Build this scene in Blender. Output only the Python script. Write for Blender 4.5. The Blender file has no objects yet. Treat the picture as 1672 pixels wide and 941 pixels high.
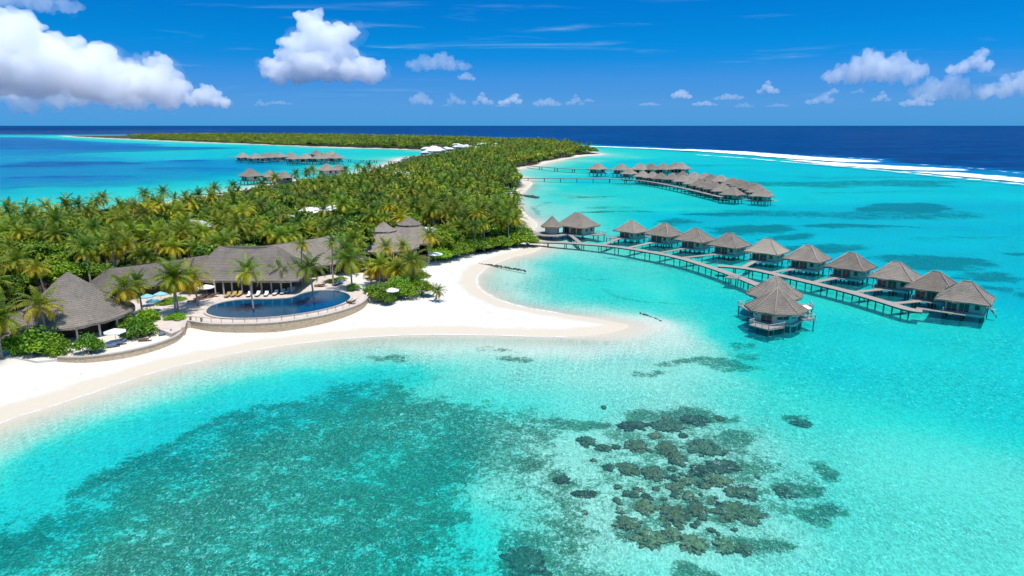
import bpy, bmesh, math, random
import numpy as np
from mathutils import Vector, Matrix, Euler, noise as mnoise

R = math.radians
random.seed(7)
rng = np.random.default_rng(7)
SC = bpy.context.scene
COL = SC.collection

# ------------------------------------------------------------------ camera
CAM_H = 40.0
PITCH = math.atan(265.5 / 1115.0)            # below the horizon
F_PX = 1115.0                                # focal length in pixels of a 1672 px wide frame
cd = bpy.data.cameras.new('camera')
cam = bpy.data.objects.new('camera', cd)
COL.objects.link(cam)
cam.location = (0, 0, CAM_H)
cam.rotation_euler = (R(90) - PITCH, 0, 0)
cd.sensor_width = 36
cd.lens = F_PX / 1672 * 36
cd.clip_start = 1
cd.clip_end = 200000
SC.camera = cam

# ------------------------------------------------------------------ sky
SUN = Vector((0.15, -0.20, 0.96)).normalized()  # towards the sun
SUN_EL = math.asin(SUN.z)
SUN_AZ = math.atan2(SUN.x, SUN.y)
world = bpy.data.worlds.new('World')
SC.world = world
world.use_nodes = True
wn = world.node_tree
wn.nodes.clear()


def nd(nt, t, props=None, **ins):
    n = nt.nodes.new(t)
    for k, v in (props or {}).items():
        setattr(n, k, v)
    for k, v in ins.items():
        key = int(k[1:]) if (k[0] == '_' and k[1:].isdigit()) else k.replace('__', ' ')
        s = n.inputs[key]
        if isinstance(v, bpy.types.NodeSocket):
            nt.links.new(v, s)
        else:
            s.default_value = v
    return n


def mth(nt, op, a, b=0.0, c=None, clamp=False):
    n = nt.nodes.new('ShaderNodeMath')
    n.operation = op
    n.use_clamp = clamp
    for i, v in enumerate((a, b) if c is None else (a, b, c)):
        if isinstance(v, bpy.types.NodeSocket):
            nt.links.new(v, n.inputs[i])
        else:
            n.inputs[i].default_value = v
    return n.outputs[0]


def ramp(nt, fac, stops, interp='LINEAR'):
    n = nt.nodes.new('ShaderNodeValToRGB')
    n.color_ramp.interpolation = interp
    el = n.color_ramp.elements
    while len(el) < len(stops):
        el.new(0.5)
    for e, (p, c) in zip(el, stops):
        e.position = p
        e.color = tuple(c) + (1,) if len(c) == 3 else c
    nt.links.new(fac, n.inputs[0])
    return n.outputs[0]


def mixc(nt, fac, a, b, mode='MIX'):
    n = nt.nodes.new('ShaderNodeMix')
    n.data_type = 'RGBA'
    n.blend_type = mode
    for s, v in ((n.inputs[0], fac), (n.inputs[6], a), (n.inputs[7], b)):
        if isinstance(v, bpy.types.NodeSocket):
            nt.links.new(v, s)
        elif isinstance(v, (int, float)):
            s.default_value = v
        else:
            s.default_value = tuple(v) + (1,) if len(v) == 3 else v
    return n.outputs[2]


def maprange(nt, v, a, b, c=0.0, d=1.0, smooth=False):
    n = nt.nodes.new('ShaderNodeMapRange')
    n.interpolation_type = 'SMOOTHSTEP' if smooth else 'LINEAR'
    nt.links.new(v, n.inputs[0])
    for i, x in enumerate((a, b, c, d)):
        n.inputs[i + 1].default_value = x
    return n.outputs[0]


# direction, with low elevations stretched so that the clear tropical blue reaches near the horizon
tc = nd(wn, 'ShaderNodeTexCoord')
sp = nd(wn, 'ShaderNodeSeparateXYZ', Vector=tc.outputs['Generated'])
zz = mth(wn, 'MULTIPLY_ADD', mth(wn, 'MAXIMUM', sp.outputs[2], 0.0), 3.0, 0.12)
cb = nd(wn, 'ShaderNodeCombineXYZ', X=sp.outputs[0], Y=sp.outputs[1], Z=zz)
nrm = nd(wn, 'ShaderNodeVectorMath', {'operation': 'NORMALIZE'}, _0=cb.outputs[0])
sky = nd(wn, 'ShaderNodeTexSky', {'sky_type': 'NISHITA', 'sun_disc': False, 'sun_elevation': SUN_EL,
                                  'sun_rotation': SUN_AZ, 'altitude': 0, 'air_density': 1.0,
                                  'dust_density': 0.3, 'ozone_density': 2.0}, Vector=nrm.outputs[0])
hs = nd(wn, 'ShaderNodeHueSaturation', Saturation=1.3, Value=1.0, Color=sky.outputs[0])
grade = ramp(wn, sp.outputs[2], [(0.0, (0.125, 0.36, 0.55)), (0.03, (0.32, 0.54, 0.67)), (0.062, (0.31, 0.65, 0.81)), (0.09, (0.06, 0.70, 0.89)), (0.11, (0.018, 0.74, 0.92)), (0.17, (0.005, 0.66, 0.92)), (0.40, (0.05, 0.66, 0.82)), (0.8, (0.55, 0.86, 0.92))])
skyc = mixc(wn, 1.0, hs.outputs[0], grade, 'MULTIPLY')
# thin high cirrus streaks
cmap = nd(wn, 'ShaderNodeMapping', Vector=tc.outputs['Generated'])
cmap.inputs['Scale'].default_value = (2.2, 2.2, 34)
cmap.inputs['Rotation'].default_value = (R(0), R(-2.2), 0)
cn = nd(wn, 'ShaderNodeTexNoise', Vector=cmap.outputs[0], Scale=1.6, Detail=7, Roughness=0.62, Distortion=0.5)
cir = maprange(wn, cn.outputs[0], 0.55, 0.85, 0.0, 1.0, True)
band = mth(wn, 'MULTIPLY', maprange(wn, sp.outputs[2], 0.02, 0.07, 0, 1, True), maprange(wn, sp.outputs[2], 0.11, 0.2, 1, 0, True))
cir = mth(wn, 'MULTIPLY', mth(wn, 'MULTIPLY', cir, band), 0.55)
skyc = mixc(wn, cir, skyc, (2.2, 3.4, 4.6))
bg = nd(wn, 'ShaderNodeBackground', Color=skyc, Strength=0.15)
out = nd(wn, 'ShaderNodeOutputWorld', Surface=bg.outputs[0])

# ------------------------------------------------------------------ sun
sl = bpy.data.lights.new('sun', 'SUN')
sl.energy = 3.7
sl.angle = R(0.53)
sl.color = (1.0, 0.955, 0.88)
sun = bpy.data.objects.new('sun', sl)
COL.objects.link(sun)
sun.rotation_euler = SUN.to_track_quat('Z', 'Y').to_euler()

# ------------------------------------------------------------------ exposure and sampling
SC.view_settings.view_transform = 'Standard'
SC.view_settings.look = 'None'
SC.view_settings.exposure = 0.45
SC.view_settings.gamma = 1.0
SC.view_settings.use_curve_mapping = False
SC.render.engine = 'CYCLES'
cy = SC.cycles
cy.max_bounces = 30
cy.diffuse_bounces = 3
cy.glossy_bounces = 2
cy.transmission_bounces = 3
cy.volume_bounces = 28
cy.transparent_max_bounces = 12
cy.caustics_reflective = False
cy.caustics_refractive = False
cy.use_denoising = True
cy.use_adaptive_sampling = True
cy.adaptive_threshold = 0.01


# ------------------------------------------------------------------ geometry of the place
def G(px, py, z=0.0):
    """The place on the level z that the photograph shows at (px, py)."""
    u = (px - 836) / F_PX
    v = (470.5 - py) / F_PX
    c, s = math.cos(PITCH), math.sin(PITCH)
    d = (u, c + v * s, v * c - s)
    t = (z - CAM_H) / d[2]
    return Vector((d[0] * t, d[1] * t, z))


def Gp(pts, z=0.0):
    return [tuple(G(p[0], p[1], z)[:2]) for p in pts]


def ell(cx, cy_, rx, ry, n=18, z=0.0):
    return [(cx + rx * math.cos(a), cy_ + ry * math.sin(a)) for a in [2 * math.pi * i / n for i in range(n)]]


def smooth_poly(pts, n=4, closed=True):
    p = [np.array(q, float) for q in pts]
    m = len(p)
    out_ = []
    rngk = range(m) if closed else range(m - 1)
    for i in rngk:
        if closed:
            a, b, c, d = p[(i - 1) % m], p[i], p[(i + 1) % m], p[(i + 2) % m]
        else:
            a, b, c, d = p[max(i - 1, 0)], p[i], p[i + 1], p[min(i + 2, m - 1)]
        for k in range(n):
            t = k / n
            out_.append(tuple(0.5 * ((2 * b) + (-a + c) * t + (2 * a - 5 * b + 4 * c - d) * t * t + (-a + 3 * b - 3 * c + d) * t ** 3)))
    if not closed:
        out_.append(tuple(p[-1]))
    return out_


def sdist(poly, X, Y):
    """signed distance, positive inside."""
    P = np.asarray(poly, float)
    Q = np.roll(P, -1, 0)
    best = np.full(X.shape, 1e18)
    ins = np.zeros(X.shape, bool)
    for (ax, ay), (bx, by) in zip(P, Q):
        ex, ey = bx - ax, by - ay
        L = ex * ex + ey * ey + 1e-12
        wx, wy = X - ax, Y - ay
        t = np.clip((wx * ex + wy * ey) / L, 0, 1)
        dx, dy = wx - ex * t, wy - ey * t
        np.minimum(best, dx * dx + dy * dy, out=best)
        cond = (ay > Y) != (by > Y)
        if abs(ey) > 1e-12:
            ins ^= cond & (X < ex * (Y - ay) / ey + ax)
    d = np.sqrt(best)
    return np.where(ins, d, -d)


def ldist(line, X, Y):
    P = np.asarray(line, float)
    best = np.full(X.shape, 1e18)
    for (ax, ay), (bx, by) in zip(P[:-1], P[1:]):
        ex, ey = bx - ax, by - ay
        L = ex * ex + ey * ey + 1e-12
        t = np.clip(((X - ax) * ex + (Y - ay) * ey) / L, 0, 1)
        dx, dy = X - ax - ex * t, Y - ay - ey * t
        np.minimum(best, dx * dx + dy * dy, out=best)
    return np.sqrt(best)


def sstep(a, b, x):
    t = np.clip((x - a) / (b - a), 0, 1)
    return t * t * (3 - 2 * t)


SHORE_PX = [(-420, 880), (-160, 762), (0, 690), (80, 664), (170, 634), (250, 608), (330, 588), (420, 570), (520, 557), (620, 549),
            (720, 546), (830, 548), (900, 550), (950, 549.5), (1000, 543), (1028, 532.5), (1000, 525), (940, 515), (880, 506),
            (830, 495), (795, 480), (778, 464), (782, 448), (800, 434), (830, 422), (868, 412), (884, 402), (878, 392),
            (868, 380), (876, 366), (858, 350), (846, 337), (838, 327), (850, 318), (862, 308), (868, 300), (862, 293),
            (852, 289), (838, 284), (846, 277), (880, 271), (905, 264), (950, 256), (985, 252), (955, 247),
            (943, 243), (930, 238), (905, 234), (860, 231), (800, 228), (700, 224), (560, 221.5), (400, 220.2), (260, 221), (180, 222),
            (112, 222.6), (150, 225), (220, 228), (300, 231.5), (400, 235.5), (500, 239.5), (600, 242.5), (660, 244.5),
            (715, 247), (735, 250), (700, 253), (655, 258), (640, 264), (610, 275), (560, 288), (500, 292), (470, 296),
            (430, 303), (400, 309), (350, 318), (300, 327), (240, 338), (150, 346), (60, 352), (-60, 362), (-300, 385), (-700, 470)]
SHORE = smooth_poly(Gp(SHORE_PX), 4)


def land_z(sd):
    return np.where(sd > 0, 2.0 * (1 - np.exp(-np.maximum(sd, 0) / 24.0)), 0.0)


def fan_grid(ncol=560):
    ys = [-40.0]
    while ys[-1] < 20:
        ys.append(ys[-1] + 3)
    while ys[-1] < 3600:
        ys.append(ys[-1] + max(0.45, ys[-1] * 0.0058))
    while ys[-1] < 90000:
        ys.append(ys[-1] * 1.2)
    ys = np.array(ys)
    u = np.linspace(-1, 1, ncol)
    half = 60 + 0.95 * np.maximum(ys, 0)
    return u[None, :] * half[:, None], np.repeat(ys[:, None], ncol, 1)


GX, GY = fan_grid()
SD = sdist(SHORE, GX, GY)
OFF = np.maximum(-SD, 0)
TIP = G(1020, 534)
CALM = 1 - sstep(6, 16, np.hypot(GX - TIP.x, GY - TIP.y))

_d = np.hypot(GX, GY)
_near = GY < 4000


def wnoise(sx, sy, off):
    o = np.zeros_like(GX)
    f = mnoise.fractal
    m = _near
    o[m] = [f(Vector((a * sx, b * sy, off)), .9, 2.1, 5) for a, b in zip(GX[m], GY[m])]
    return o


_amp = np.clip(_d * .05, 0, 45)
WX = GX + 3.2 * wnoise(.13, .13, 1.7) + _amp * wnoise(.010, .018, 5.1)
WY = GY + 2.6 * wnoise(.13, .13, 8.3) + _amp * wnoise(.010, .018, 12.9)

# tint index of the water: 0 none, 0.3 pale, 0.6 turquoise, 0.85 blue, 1 ocean
dep = 0.30 * (1 - np.exp(-OFF / 7.0)) + 0.16 * (1 - np.exp(-OFF / 60.0)) + 0.16 * (1 - np.exp(-OFF / 260.0))


def blend(poly_px, val, f_in, f_out=0.0, strength=1.0, px=True):
    """pull the tint index towards val inside a region, feathered over f_in metres inside and f_out outside."""
    global dep
    poly = Gp(poly_px) if px else poly_px
    s = sdist(poly, WX, WY)
    m = sstep(-f_out - 1e-3, f_in, s) * strength
    dep = dep * (1 - m) + val * m


# foreground left basin off the beach
blend([(-500, 960), (-150, 850), (60, 735), (240, 665), (430, 618), (640, 592), (720, 600), (620, 680), (420, 740), (200, 860), (0, 1000)], 0.50, 8, 6)
# shoal around the spit
blend([(560, 556), (760, 553), (960, 553), (1025, 530), (1060, 500), (1150, 520), (1190, 560), (1200, 620), (1100, 660), (950, 640), (800, 600), (650, 575)], 0.27, 10, 10, .9)
blend([(560, 556), (760, 553), (960, 553), (1030, 530), (1080, 540), (1060, 575), (900, 580), (700, 570)], 0.13, 6, 6, .8)
# bay behind the spit
blend([(960, 560), (1040, 556), (1130, 575), (1160, 550), (1120, 515), (1050, 498), (1000, 505)], .165, 6, 10, .9)
blend([(985, 552), (1030, 548), (1085, 535), (1060, 512), (1020, 508), (960, 508)], .07, 4, 5, .9)
blend([(790, 470), (800, 450), (850, 430), (900, 440), (960, 480), (1050, 500), (1060, 520), (1000, 520), (900, 505), (830, 490)], 0.20, 4, 6, .85)
blend([(870, 470), (900, 430), (960, 420), (1060, 450), (1120, 480), (1130, 510), (1060, 498), (980, 490), (900, 488)], 0.42, 6, 8, .8)
# right lagoon
blend([(1150, 460), (1260, 480), (1672, 560), (2100, 650), (2100, 750), (1672, 700), (1400, 640), (1220, 600), (1160, 540)], 0.50, 10, 10, .9)
blend([(1180, 640), (1672, 720), (2100, 800), (2000, 1100), (1300, 1100), (1150, 900)], 0.365, 10, 8, .9)
blend([(820, 700), (1120, 640), (1260, 720), (1280, 880), (1180, 960), (900, 960), (800, 800)], 0.27, 8, 6, .95)
# mid right lagoon, bluer
blend([(1000, 395), (1060, 330), (1300, 330), (1800, 330), (2300, 400), (2300, 640), (1672, 540), (1420, 460), (1200, 420)], 0.62, 25, 15, .9)
blend([(900, 330), (1000, 300), (1300, 300), (1900, 320), (2500, 350), (2500, 300), (1672, 306), (1300, 285), (1100, 262), (960, 256), (870, 300)], 0.60, 40, 30, .6)
# pale sand banks near the far beach
for e in [(905, 345, 45, 16), (900, 305, 40, 8), (910, 282, 50, 4), (960, 262, 60, 3.5), (930, 320, 40, 6), (1010, 257, 40, 2), (1120, 340, 60, 5)]:
    blend(ell(*e), 0.30, 20, 15, .7)
# ocean beyond the breakers on the right
OCEAN = [(925, 236), (1000, 239), (1100, 243.5), (1200, 250), (1330, 260), (1450, 270), (1560, 280), (1672, 290), (1800, 302), (2100, 330), (3600, 300), (6000, 215), (700, 206)]
blend(OCEAN, 0.985, 60, 30)
blend([(1330, 252), (1672, 280), (2300, 320), (2300, 335), (1672, 298), (1450, 275), (1330, 263)], 0.80, 30, 10, .9)
# ocean beyond the far arm and towards the left
blend([(-4000, 205.8), (1100, 205.8), (1000, 237), (945, 236.5), (930, 234), (905, 230.5), (800, 225.5), (560, 219.6), (400, 218.4), (260, 219.4), (100, 220.5), (-600, 217), (-4000, 212)], 0.97, 200, 60)
blend([(-2600, 230), (-300, 225), (60, 224), (200, 233), (330, 239), (420, 241), (150, 248), (-200, 262), (-1200, 300), (-2600, 300)], 0.90, 90, 60, .95)
blend([(-1500, 345), (-600, 285), (0, 268), (180, 276), (150, 283), (0, 300), (-300, 325)], 0.84, 40, 50, .9)
blend([(-1500, 300), (-300, 245), (60, 244), (220, 262), (420, 258), (560, 262), (400, 290), (200, 305), (-300, 340)], 0.76, 60, 60, .85)
for e in [(120, 266, 90, 3.5), (160, 289, 80, 2.5), (60, 271, 110, 4), (300, 275, 60, 2), (320, 264, 50, 2), (60, 292, 90, 3)]:
    blend(ell(*e), 0.93, 12, 8, .8)
blend(ell(160, 308, 170, 5), 0.50, 15, 15, .6)
for e in [(420, 238, 170, 2.2), (560, 245, 120, 2.5), (640, 250, 60, 3)]:
    blend(ell(*e), 0.48, 30, 20, .7)
_far = sstep(2800, 4200, GY)
dep = dep * (1 - _far) + .985 * _far
dep = np.where(SD > 0, 0, dep)
dep = np.minimum(dep, 1 - 0 * dep) * np.clip(OFF / (1.2 + 6 * CALM), 0, 1) ** 0.7

# dark growth on the seabed
grass = np.zeros_like(dep)


def patch(poly_px, val, f_in, f_out, px=True):
    global grass
    s = sdist(Gp(poly_px, -1.2) if px else poly_px, WX, WY)
    grass = np.maximum(grass, sstep(-f_out - 1e-3, f_in, s) * val)


patch([(-200, 1000), (20, 862), (120, 800), (200, 752), (300, 712), (420, 672), (500, 640), (600, 615), (660, 607), (720, 622), (780, 650),
       (880, 672), (960, 690), (930, 730), (880, 790), (830, 850), (800, 941), (780, 1000), (300, 1100)], 0.68, 10, 9)
patch([(760, 700), (900, 700), (960, 760), (1010, 860), (1080, 950), (1000, 1050), (740, 1000), (800, 850)], .58, 8, 8)
patch([(120, 800), (200, 752), (300, 712), (420, 665), (480, 648), (480, 668), (400, 700), (330, 740), (280, 790), (180, 830), (60, 870)], 0.84, 4.5, 2.5)
patch([(-100, 941), (0, 878), (100, 850), (60, 941)], 0.95, 2, 2)
patch([(520, 620), (640, 608), (760, 650), (930, 690), (880, 720), (700, 720), (560, 700), (450, 690)], 0.66, 6, 2)
patch([(900, 690), (1000, 660), (1190, 670), (1290, 740), (1390, 820), (1330, 870), (1230, 900), (1000, 880), (930, 800)], 0.52, 8, 6)
for e in [(1060, 688, 55, 10), (1130, 684, 55, 14), (1170, 720, 60, 14), (1280, 790, 50, 14), (1330, 825, 40, 20), (1310, 683, 22, 7), (1200, 880, 60, 18),
          (930, 775, 30, 9), (960, 800, 30, 8), (930, 690, 50, 10), (1110, 930, 40, 14), (1330, 760, 30, 10), (860, 760, 40, 14), (740, 850, 60, 20), (600, 890, 80, 25)]:
    patch(ell(*e), 0.78, 1.2, 1.5)
for e in [(1215, 590, 30, 6), (1130, 600, 60, 4), (1200, 607, 40, 7), (815, 577, 28, 4), (850, 590, 30, 3), (1220, 570, 14, 4), (1060, 616, 30, 3), (640, 590, 40, 4), (477, 668, 12, 4)]:
    patch(ell(*e), 0.62, .8, 2.5)
for e in [(1530, 432, 70, 13), (1480, 424, 50, 6), (1590, 450, 50, 7), (1600, 470, 40, 5), (1340, 408, 60, 8), (1230, 375, 70, 7), (1290, 388, 40, 6),
          (1480, 340, 120, 6), (1400, 372, 100, 4), (1640, 415, 40, 5), (1650, 480, 40, 8), (1000, 346, 30, 4), (1110, 365, 30, 5), (1170, 352, 60, 3)]:
    patch(ell(*e), 0.92, 6, 6)
for e in [(1400, 350, 260, 9), (1560, 395, 100, 5), (1250, 345, 120, 4), (960, 320, 60, 2.5), (980, 335, 60, 3), (1050, 345, 80, 4), (1300, 300, 300, 6)]:
    patch(ell(*e), 0.62, 12, 10)
for e in [(1110, 292, 90, 2), (1460, 315, 160, 4), (1180, 270, 100, 2), (1420, 290, 160, 3)]:
    patch(ell(*e), 0.45, 15, 10)
for L, w, v in [([(985, 470), (1010, 485), (1060, 492), (1110, 494)], 2.6, .5), ([(935, 452), (960, 455), (990, 453)], 2.0, .5),
                ([(1000, 420), (1060, 424), (1120, 440)], 7, .5), ([(895, 330), (870, 340), (880, 352)], 5, .5)]:
    d = ldist(Gp(L, -1), GX, GY)
    grass = np.maximum(grass, v * (1 - sstep(0, w, d)))
for cx, cy_, rx, ry in [(370, 240, 80, 22), (520, 240, 80, 30), (645, 215, 75, 25), (385, 330, 62, 30), (520, 345, 52, 36), (690, 340, 85, 45), (350, 435, 58, 36), (460, 455, 62, 36), (775, 420, 85, 32), (745, 482, 82, 32),
                        (862, 532, 80, 38), (550, 635, 68, 48), (840, 622, 125, 52), (345, 675, 68, 40), (445, 745, 80, 48), (642, 765, 80, 48), (785, 770, 65, 38), (-125, 840, 118, 85), (425, 600, 52, 38), (665, 615, 54, 38)]:
    patch(ell(900 + cx / 2.76, 600 + cy_ / 2.76, rx / 2.76 * 1.1, ry / 2.76 * 1.1), .64, .8, 2.6)

# breakers: foam on the sea
foam = np.zeros_like(dep)
BREAK = [([(935, 238), (1000, 240.2), (1060, 242.4), (1140, 246.2)], 22, .85), ([(1140, 253), (1220, 258.5), (1300, 265.5), (1380, 272), (1450, 279), (1530, 287), (1600, 294), (1700, 304), (1900, 332)], 6, .7),
         ([(1300, 252.5), (1380, 257), (1440, 261)], 4, .55), ([(1500, 268.5), (1560, 272.5), (1640, 279)], 3.5, .55), ([(1600, 277), (1680, 284)], 3, .5),
         ([(180, 223.5), (240, 222), (330, 219.6), (430, 218.9)], 22, .9), ([(100, 222.2), (150, 224.2), (210, 226.4), (260, 228.6)], 16, .95)]
for L, w, v in BREAK:
    d = ldist(Gp(L), GX, GY)
    foam = np.maximum(foam, v * (1 - sstep(w * .35, w * 1.25, d)))
for poly in ([(1120, 243.6), (1220, 247.8), (1330, 256.2), (1430, 262.3), (1438, 264.6), (1380, 264.6), (1290, 259), (1200, 251.6), (1130, 246.4)],
             [(1270, 259), (1400, 267.8), (1480, 271.6), (1575, 276.6), (1580, 278.4), (1500, 278.4), (1420, 274.4), (1330, 266.4)],
             [(1470, 279.6), (1560, 281.6), (1640, 287.8), (1720, 297), (1900, 318), (1900, 326), (1720, 303.5), (1640, 294.6), (1560, 287)]):
    foam = np.maximum(foam, .88 * sstep(-9, 6, sdist(Gp(poly), GX, GY)))

LZ = land_z(SD)
TZ = np.where(SD > 0, LZ, -(2.1 * dep + 0.03 * np.minimum(OFF, 6) + .8 * sstep(10, 40, OFF) * (1 - sstep(.36, .5, dep))) - 5 * sstep(.8, 1, dep))


def grid_mesh(name, X, Y, Z, attrs, keep=None):
    nr, nc = X.shape
    me = bpy.data.meshes.new(name)
    idx = np.arange(nr * nc).reshape(nr, nc)
    f = np.stack([idx[:-1, :-1], idx[:-1, 1:], idx[1:, 1:], idx[1:, :-1]], -1).reshape(-1, 4)
    if keep is not None:
        k = keep[:-1, :-1] | keep[:-1, 1:] | keep[1:, 1:] | keep[1:, :-1]
        f = f[k.reshape(-1)]
    co = np.stack([X, Y, Z], -1).reshape(-1, 3).astype(np.float32)
    used = np.unique(f)
    remap = np.full(nr * nc, -1)
    remap[used] = np.arange(len(used))
    f = remap[f]
    co = co[used]
    me.vertices.add(len(co))
    me.vertices.foreach_set('co', co.ravel())
    me.loops.add(f.size)
    me.loops.foreach_set('vertex_index', f.ravel().astype(np.int32))
    me.polygons.add(len(f))
    me.polygons.foreach_set('loop_start', np.arange(0, f.size, 4, dtype=np.int32))
    me.polygons.foreach_set('use_smooth', np.ones(len(f), bool))
    me.update(calc_edges=True)
    for k, v in attrs.items():
        a = me.attributes.new(k, 'FLOAT', 'POINT')
        a.data.foreach_set('value', v.reshape(-1)[used].astype(np.float32))
    return me


# ------------------------------------------------------------------ object helpers
def link(o):
    COL.objects.link(o)
    return o


def tag(o, label=None, cat=None, group=None, kind=None):
    if label:
        o['label'] = label
    if cat:
        o['category'] = cat
    if group:
        o['group'] = group
    if kind:
        o['kind'] = kind
    return o


def empty(name, loc=(0, 0, 0), rz=0.0, label=None, cat=None, group=None):
    o = bpy.data.objects.new(name, None)
    o.empty_display_size = 0.5
    link(o)
    o.location = loc
    o.rotation_euler = (0, 0, rz)
    return tag(o, label, cat, group)


KIDS = {}


def put(name, me, parent=None, loc=None):
    o = bpy.data.objects.new(name, me)
    link(o)
    if parent is not None:
        o.parent = parent
        KIDS.setdefault(parent.name, []).append(o)
    if loc is not None:
        o.location = loc
    return o


def copy_tree(o, parent=None):
    c = o.copy()
    link(c)
    if parent is not None:
        c.parent = parent
        KIDS.setdefault(parent.name, []).append(c)
    for ch in KIDS.get(o.name, []):
        copy_tree(ch, c)
    return c


class MB:
    def __init__(self):
        self.v, self.f, self.m, self.t = [], [], [], []
        self.tint = 0.0

    def add(self, verts, faces, mat=0):
        b = len(self.v)
        self.v += [tuple(p) for p in verts]
        self.t += [self.tint] * len(verts)
        for f in faces:
            self.f.append(tuple(b + i for i in f))
            self.m.append(mat)

    def box(self, c, s, rz=0.0, mat=0):
        cx, cy_, cz = c
        hx, hy, hz = s[0] / 2, s[1] / 2, s[2] / 2
        co, si = math.cos(rz), math.sin(rz)
        vs = []
        for z in (-hz, hz):
            for x, y in ((-hx, -hy), (hx, -hy), (hx, hy), (-hx, hy)):
                vs.append((cx + x * co - y * si, cy_ + x * si + y * co, cz + z))
        self.add(vs, [(3, 2, 1, 0), (4, 5, 6, 7), (0, 1, 5, 4), (1, 2, 6, 5), (2, 3, 7, 6), (3, 0, 4, 7)], mat)
        return self

    def tube(self, pts, rad, n=6, mat=0, cap=True):
        pts = [Vector(p) for p in pts]
        rad = rad if isinstance(rad, (list, tuple)) else [rad] * len(pts)
        vs, fs = [], []
        for i, p in enumerate(pts):
            d = (pts[min(i + 1, len(pts) - 1)] - pts[max(i - 1, 0)]).normalized()
            a = d.cross(Vector((0.3, 0.2, 0.93)) if abs(d.z) < 0.9 else Vector((1, 0, 0))).normalized()
            b = d.cross(a)
            for k in range(n):
                t = 2 * math.pi * k / n
                vs.append(p + (a * math.cos(t) + b * math.sin(t)) * rad[i])
        for i in range(len(pts) - 1):
            for k in range(n):
                fs.append((i * n + k, i * n + (k + 1) % n, (i + 1) * n + (k + 1) % n, (i + 1) * n + k))
        if cap:
            fs.append(tuple(range(n - 1, -1, -1)))
            fs.append(tuple((len(pts) - 1) * n + k for k in range(n)))
        self.add(vs, fs, mat)
        return self

    def beam(self, a, b, w, h, mat=0):
        a, b = Vector(a), Vector(b)
        d = (b - a).normalized()
        s = d.cross(Vector((0, 0, 1)))
        s = s.normalized() if s.length > 1e-4 else Vector((1, 0, 0))
        u = s.cross(d).normalized()
        vs = []
        for p in (a, b):
            for x, y in ((-1, -1), (1, -1), (1, 1), (-1, 1)):
                vs.append(p + s * (x * w / 2) + u * (y * h / 2))
        self.add(vs, [(0, 1, 2, 3), (7, 6, 5, 4), (0, 4, 5, 1), (1, 5, 6, 2), (2, 6, 7, 3), (3, 7, 4, 0)], mat)
        return self

    def prism(self, poly, z0, z1, mat=0, top=True, bottom=True, sides=True, side_mat=None):
        n = len(poly)
        vs = [(p[0], p[1], z0) for p in poly] + [(p[0], p[1], z1) for p in poly]
        fs = []
        if bottom:
            self.add([(p[0], p[1], z0) for p in poly], [tuple(range(n - 1, -1, -1))], mat)
        if top:
            self.add([(p[0], p[1], z1) for p in poly], [tuple(range(n))], mat)
        if sides:
            fs = [(i, (i + 1) % n, n + (i + 1) % n, n + i) for i in range(n)]
            self.add(vs, fs, mat if side_mat is None else side_mat)
        return self

    def mesh(self, name, mats, smooth=False):
        me = bpy.data.meshes.new(name)
        me.from_pydata(self.v, [], self.f)
        for m in (mats if isinstance(mats, (list, tuple)) else [mats]):
            me.materials.append(m)
        me.polygons.foreach_set('material_index', np.array(self.m, np.int32))
        if smooth:
            me.polygons.foreach_set('use_smooth', np.ones(len(self.f), bool))
        a = me.attributes.new('tint', 'FLOAT', 'POINT')
        a.data.foreach_set('value', np.array(self.t, np.float32))
        me.update()
        return me

    def build(self, name, mats, parent=None, smooth=False, loc=None):
        return put(name, self.mesh(name, mats, smooth), parent, loc)


# ------------------------------------------------------------------ materials
def material(name):
    m = bpy.data.materials.new(name)
    m.use_nodes = True
    m.node_tree.nodes.clear()
    return m, m.node_tree


def finish(nt, shader, disp=None):
    nd(nt, 'ShaderNodeOutputMaterial', Surface=shader)


def rough_mat(name, c0, c1, scale=3.0, stretch=(1, 1, 1), rough=0.8, bump=0.2, rand=0.15, detail=6, dist=0.05, spec=0.3, fine=0.0):
    m, nt = material(name)
    tcn = nd(nt, 'ShaderNodeTexCoord')
    mp = nd(nt, 'ShaderNodeMapping', Vector=tcn.outputs['Object'], Scale=stretch)
    n = nd(nt, 'ShaderNodeTexNoise', Vector=mp.outputs[0], Scale=scale, Detail=detail, Roughness=0.65)
    fac = maprange(nt, n.outputs[0], 0.3, 0.7)
    if fine:
        n2 = nd(nt, 'ShaderNodeTexNoise', Vector=tcn.outputs['Object'], Scale=fine, Detail=3, Roughness=0.6)
        fac = mth(nt, 'ADD', mth(nt, 'MULTIPLY', fac, 0.6), mth(nt, 'MULTIPLY', maprange(nt, n2.outputs[0], 0.3, 0.7), 0.4))
    c = mixc(nt, fac, c0, c1)
    oi = nd(nt, 'ShaderNodeObjectInfo')
    v = maprange(nt, oi.outputs['Random'], 0, 1, 1 - rand, 1 + rand)
    hsv = nd(nt, 'ShaderNodeHueSaturation', Value=v, Color=c)
    b = nd(nt, 'ShaderNodeBump', Strength=bump, Distance=dist, Height=n.outputs[0])
    p = nd(nt, 'ShaderNodeBsdfPrincipled', Base__Color=hsv.outputs[0], Roughness=rough, Normal=b.outputs[0])
    p.inputs['Specular IOR Level'].default_value = spec
    finish(nt, p.outputs[0])
    return m


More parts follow.
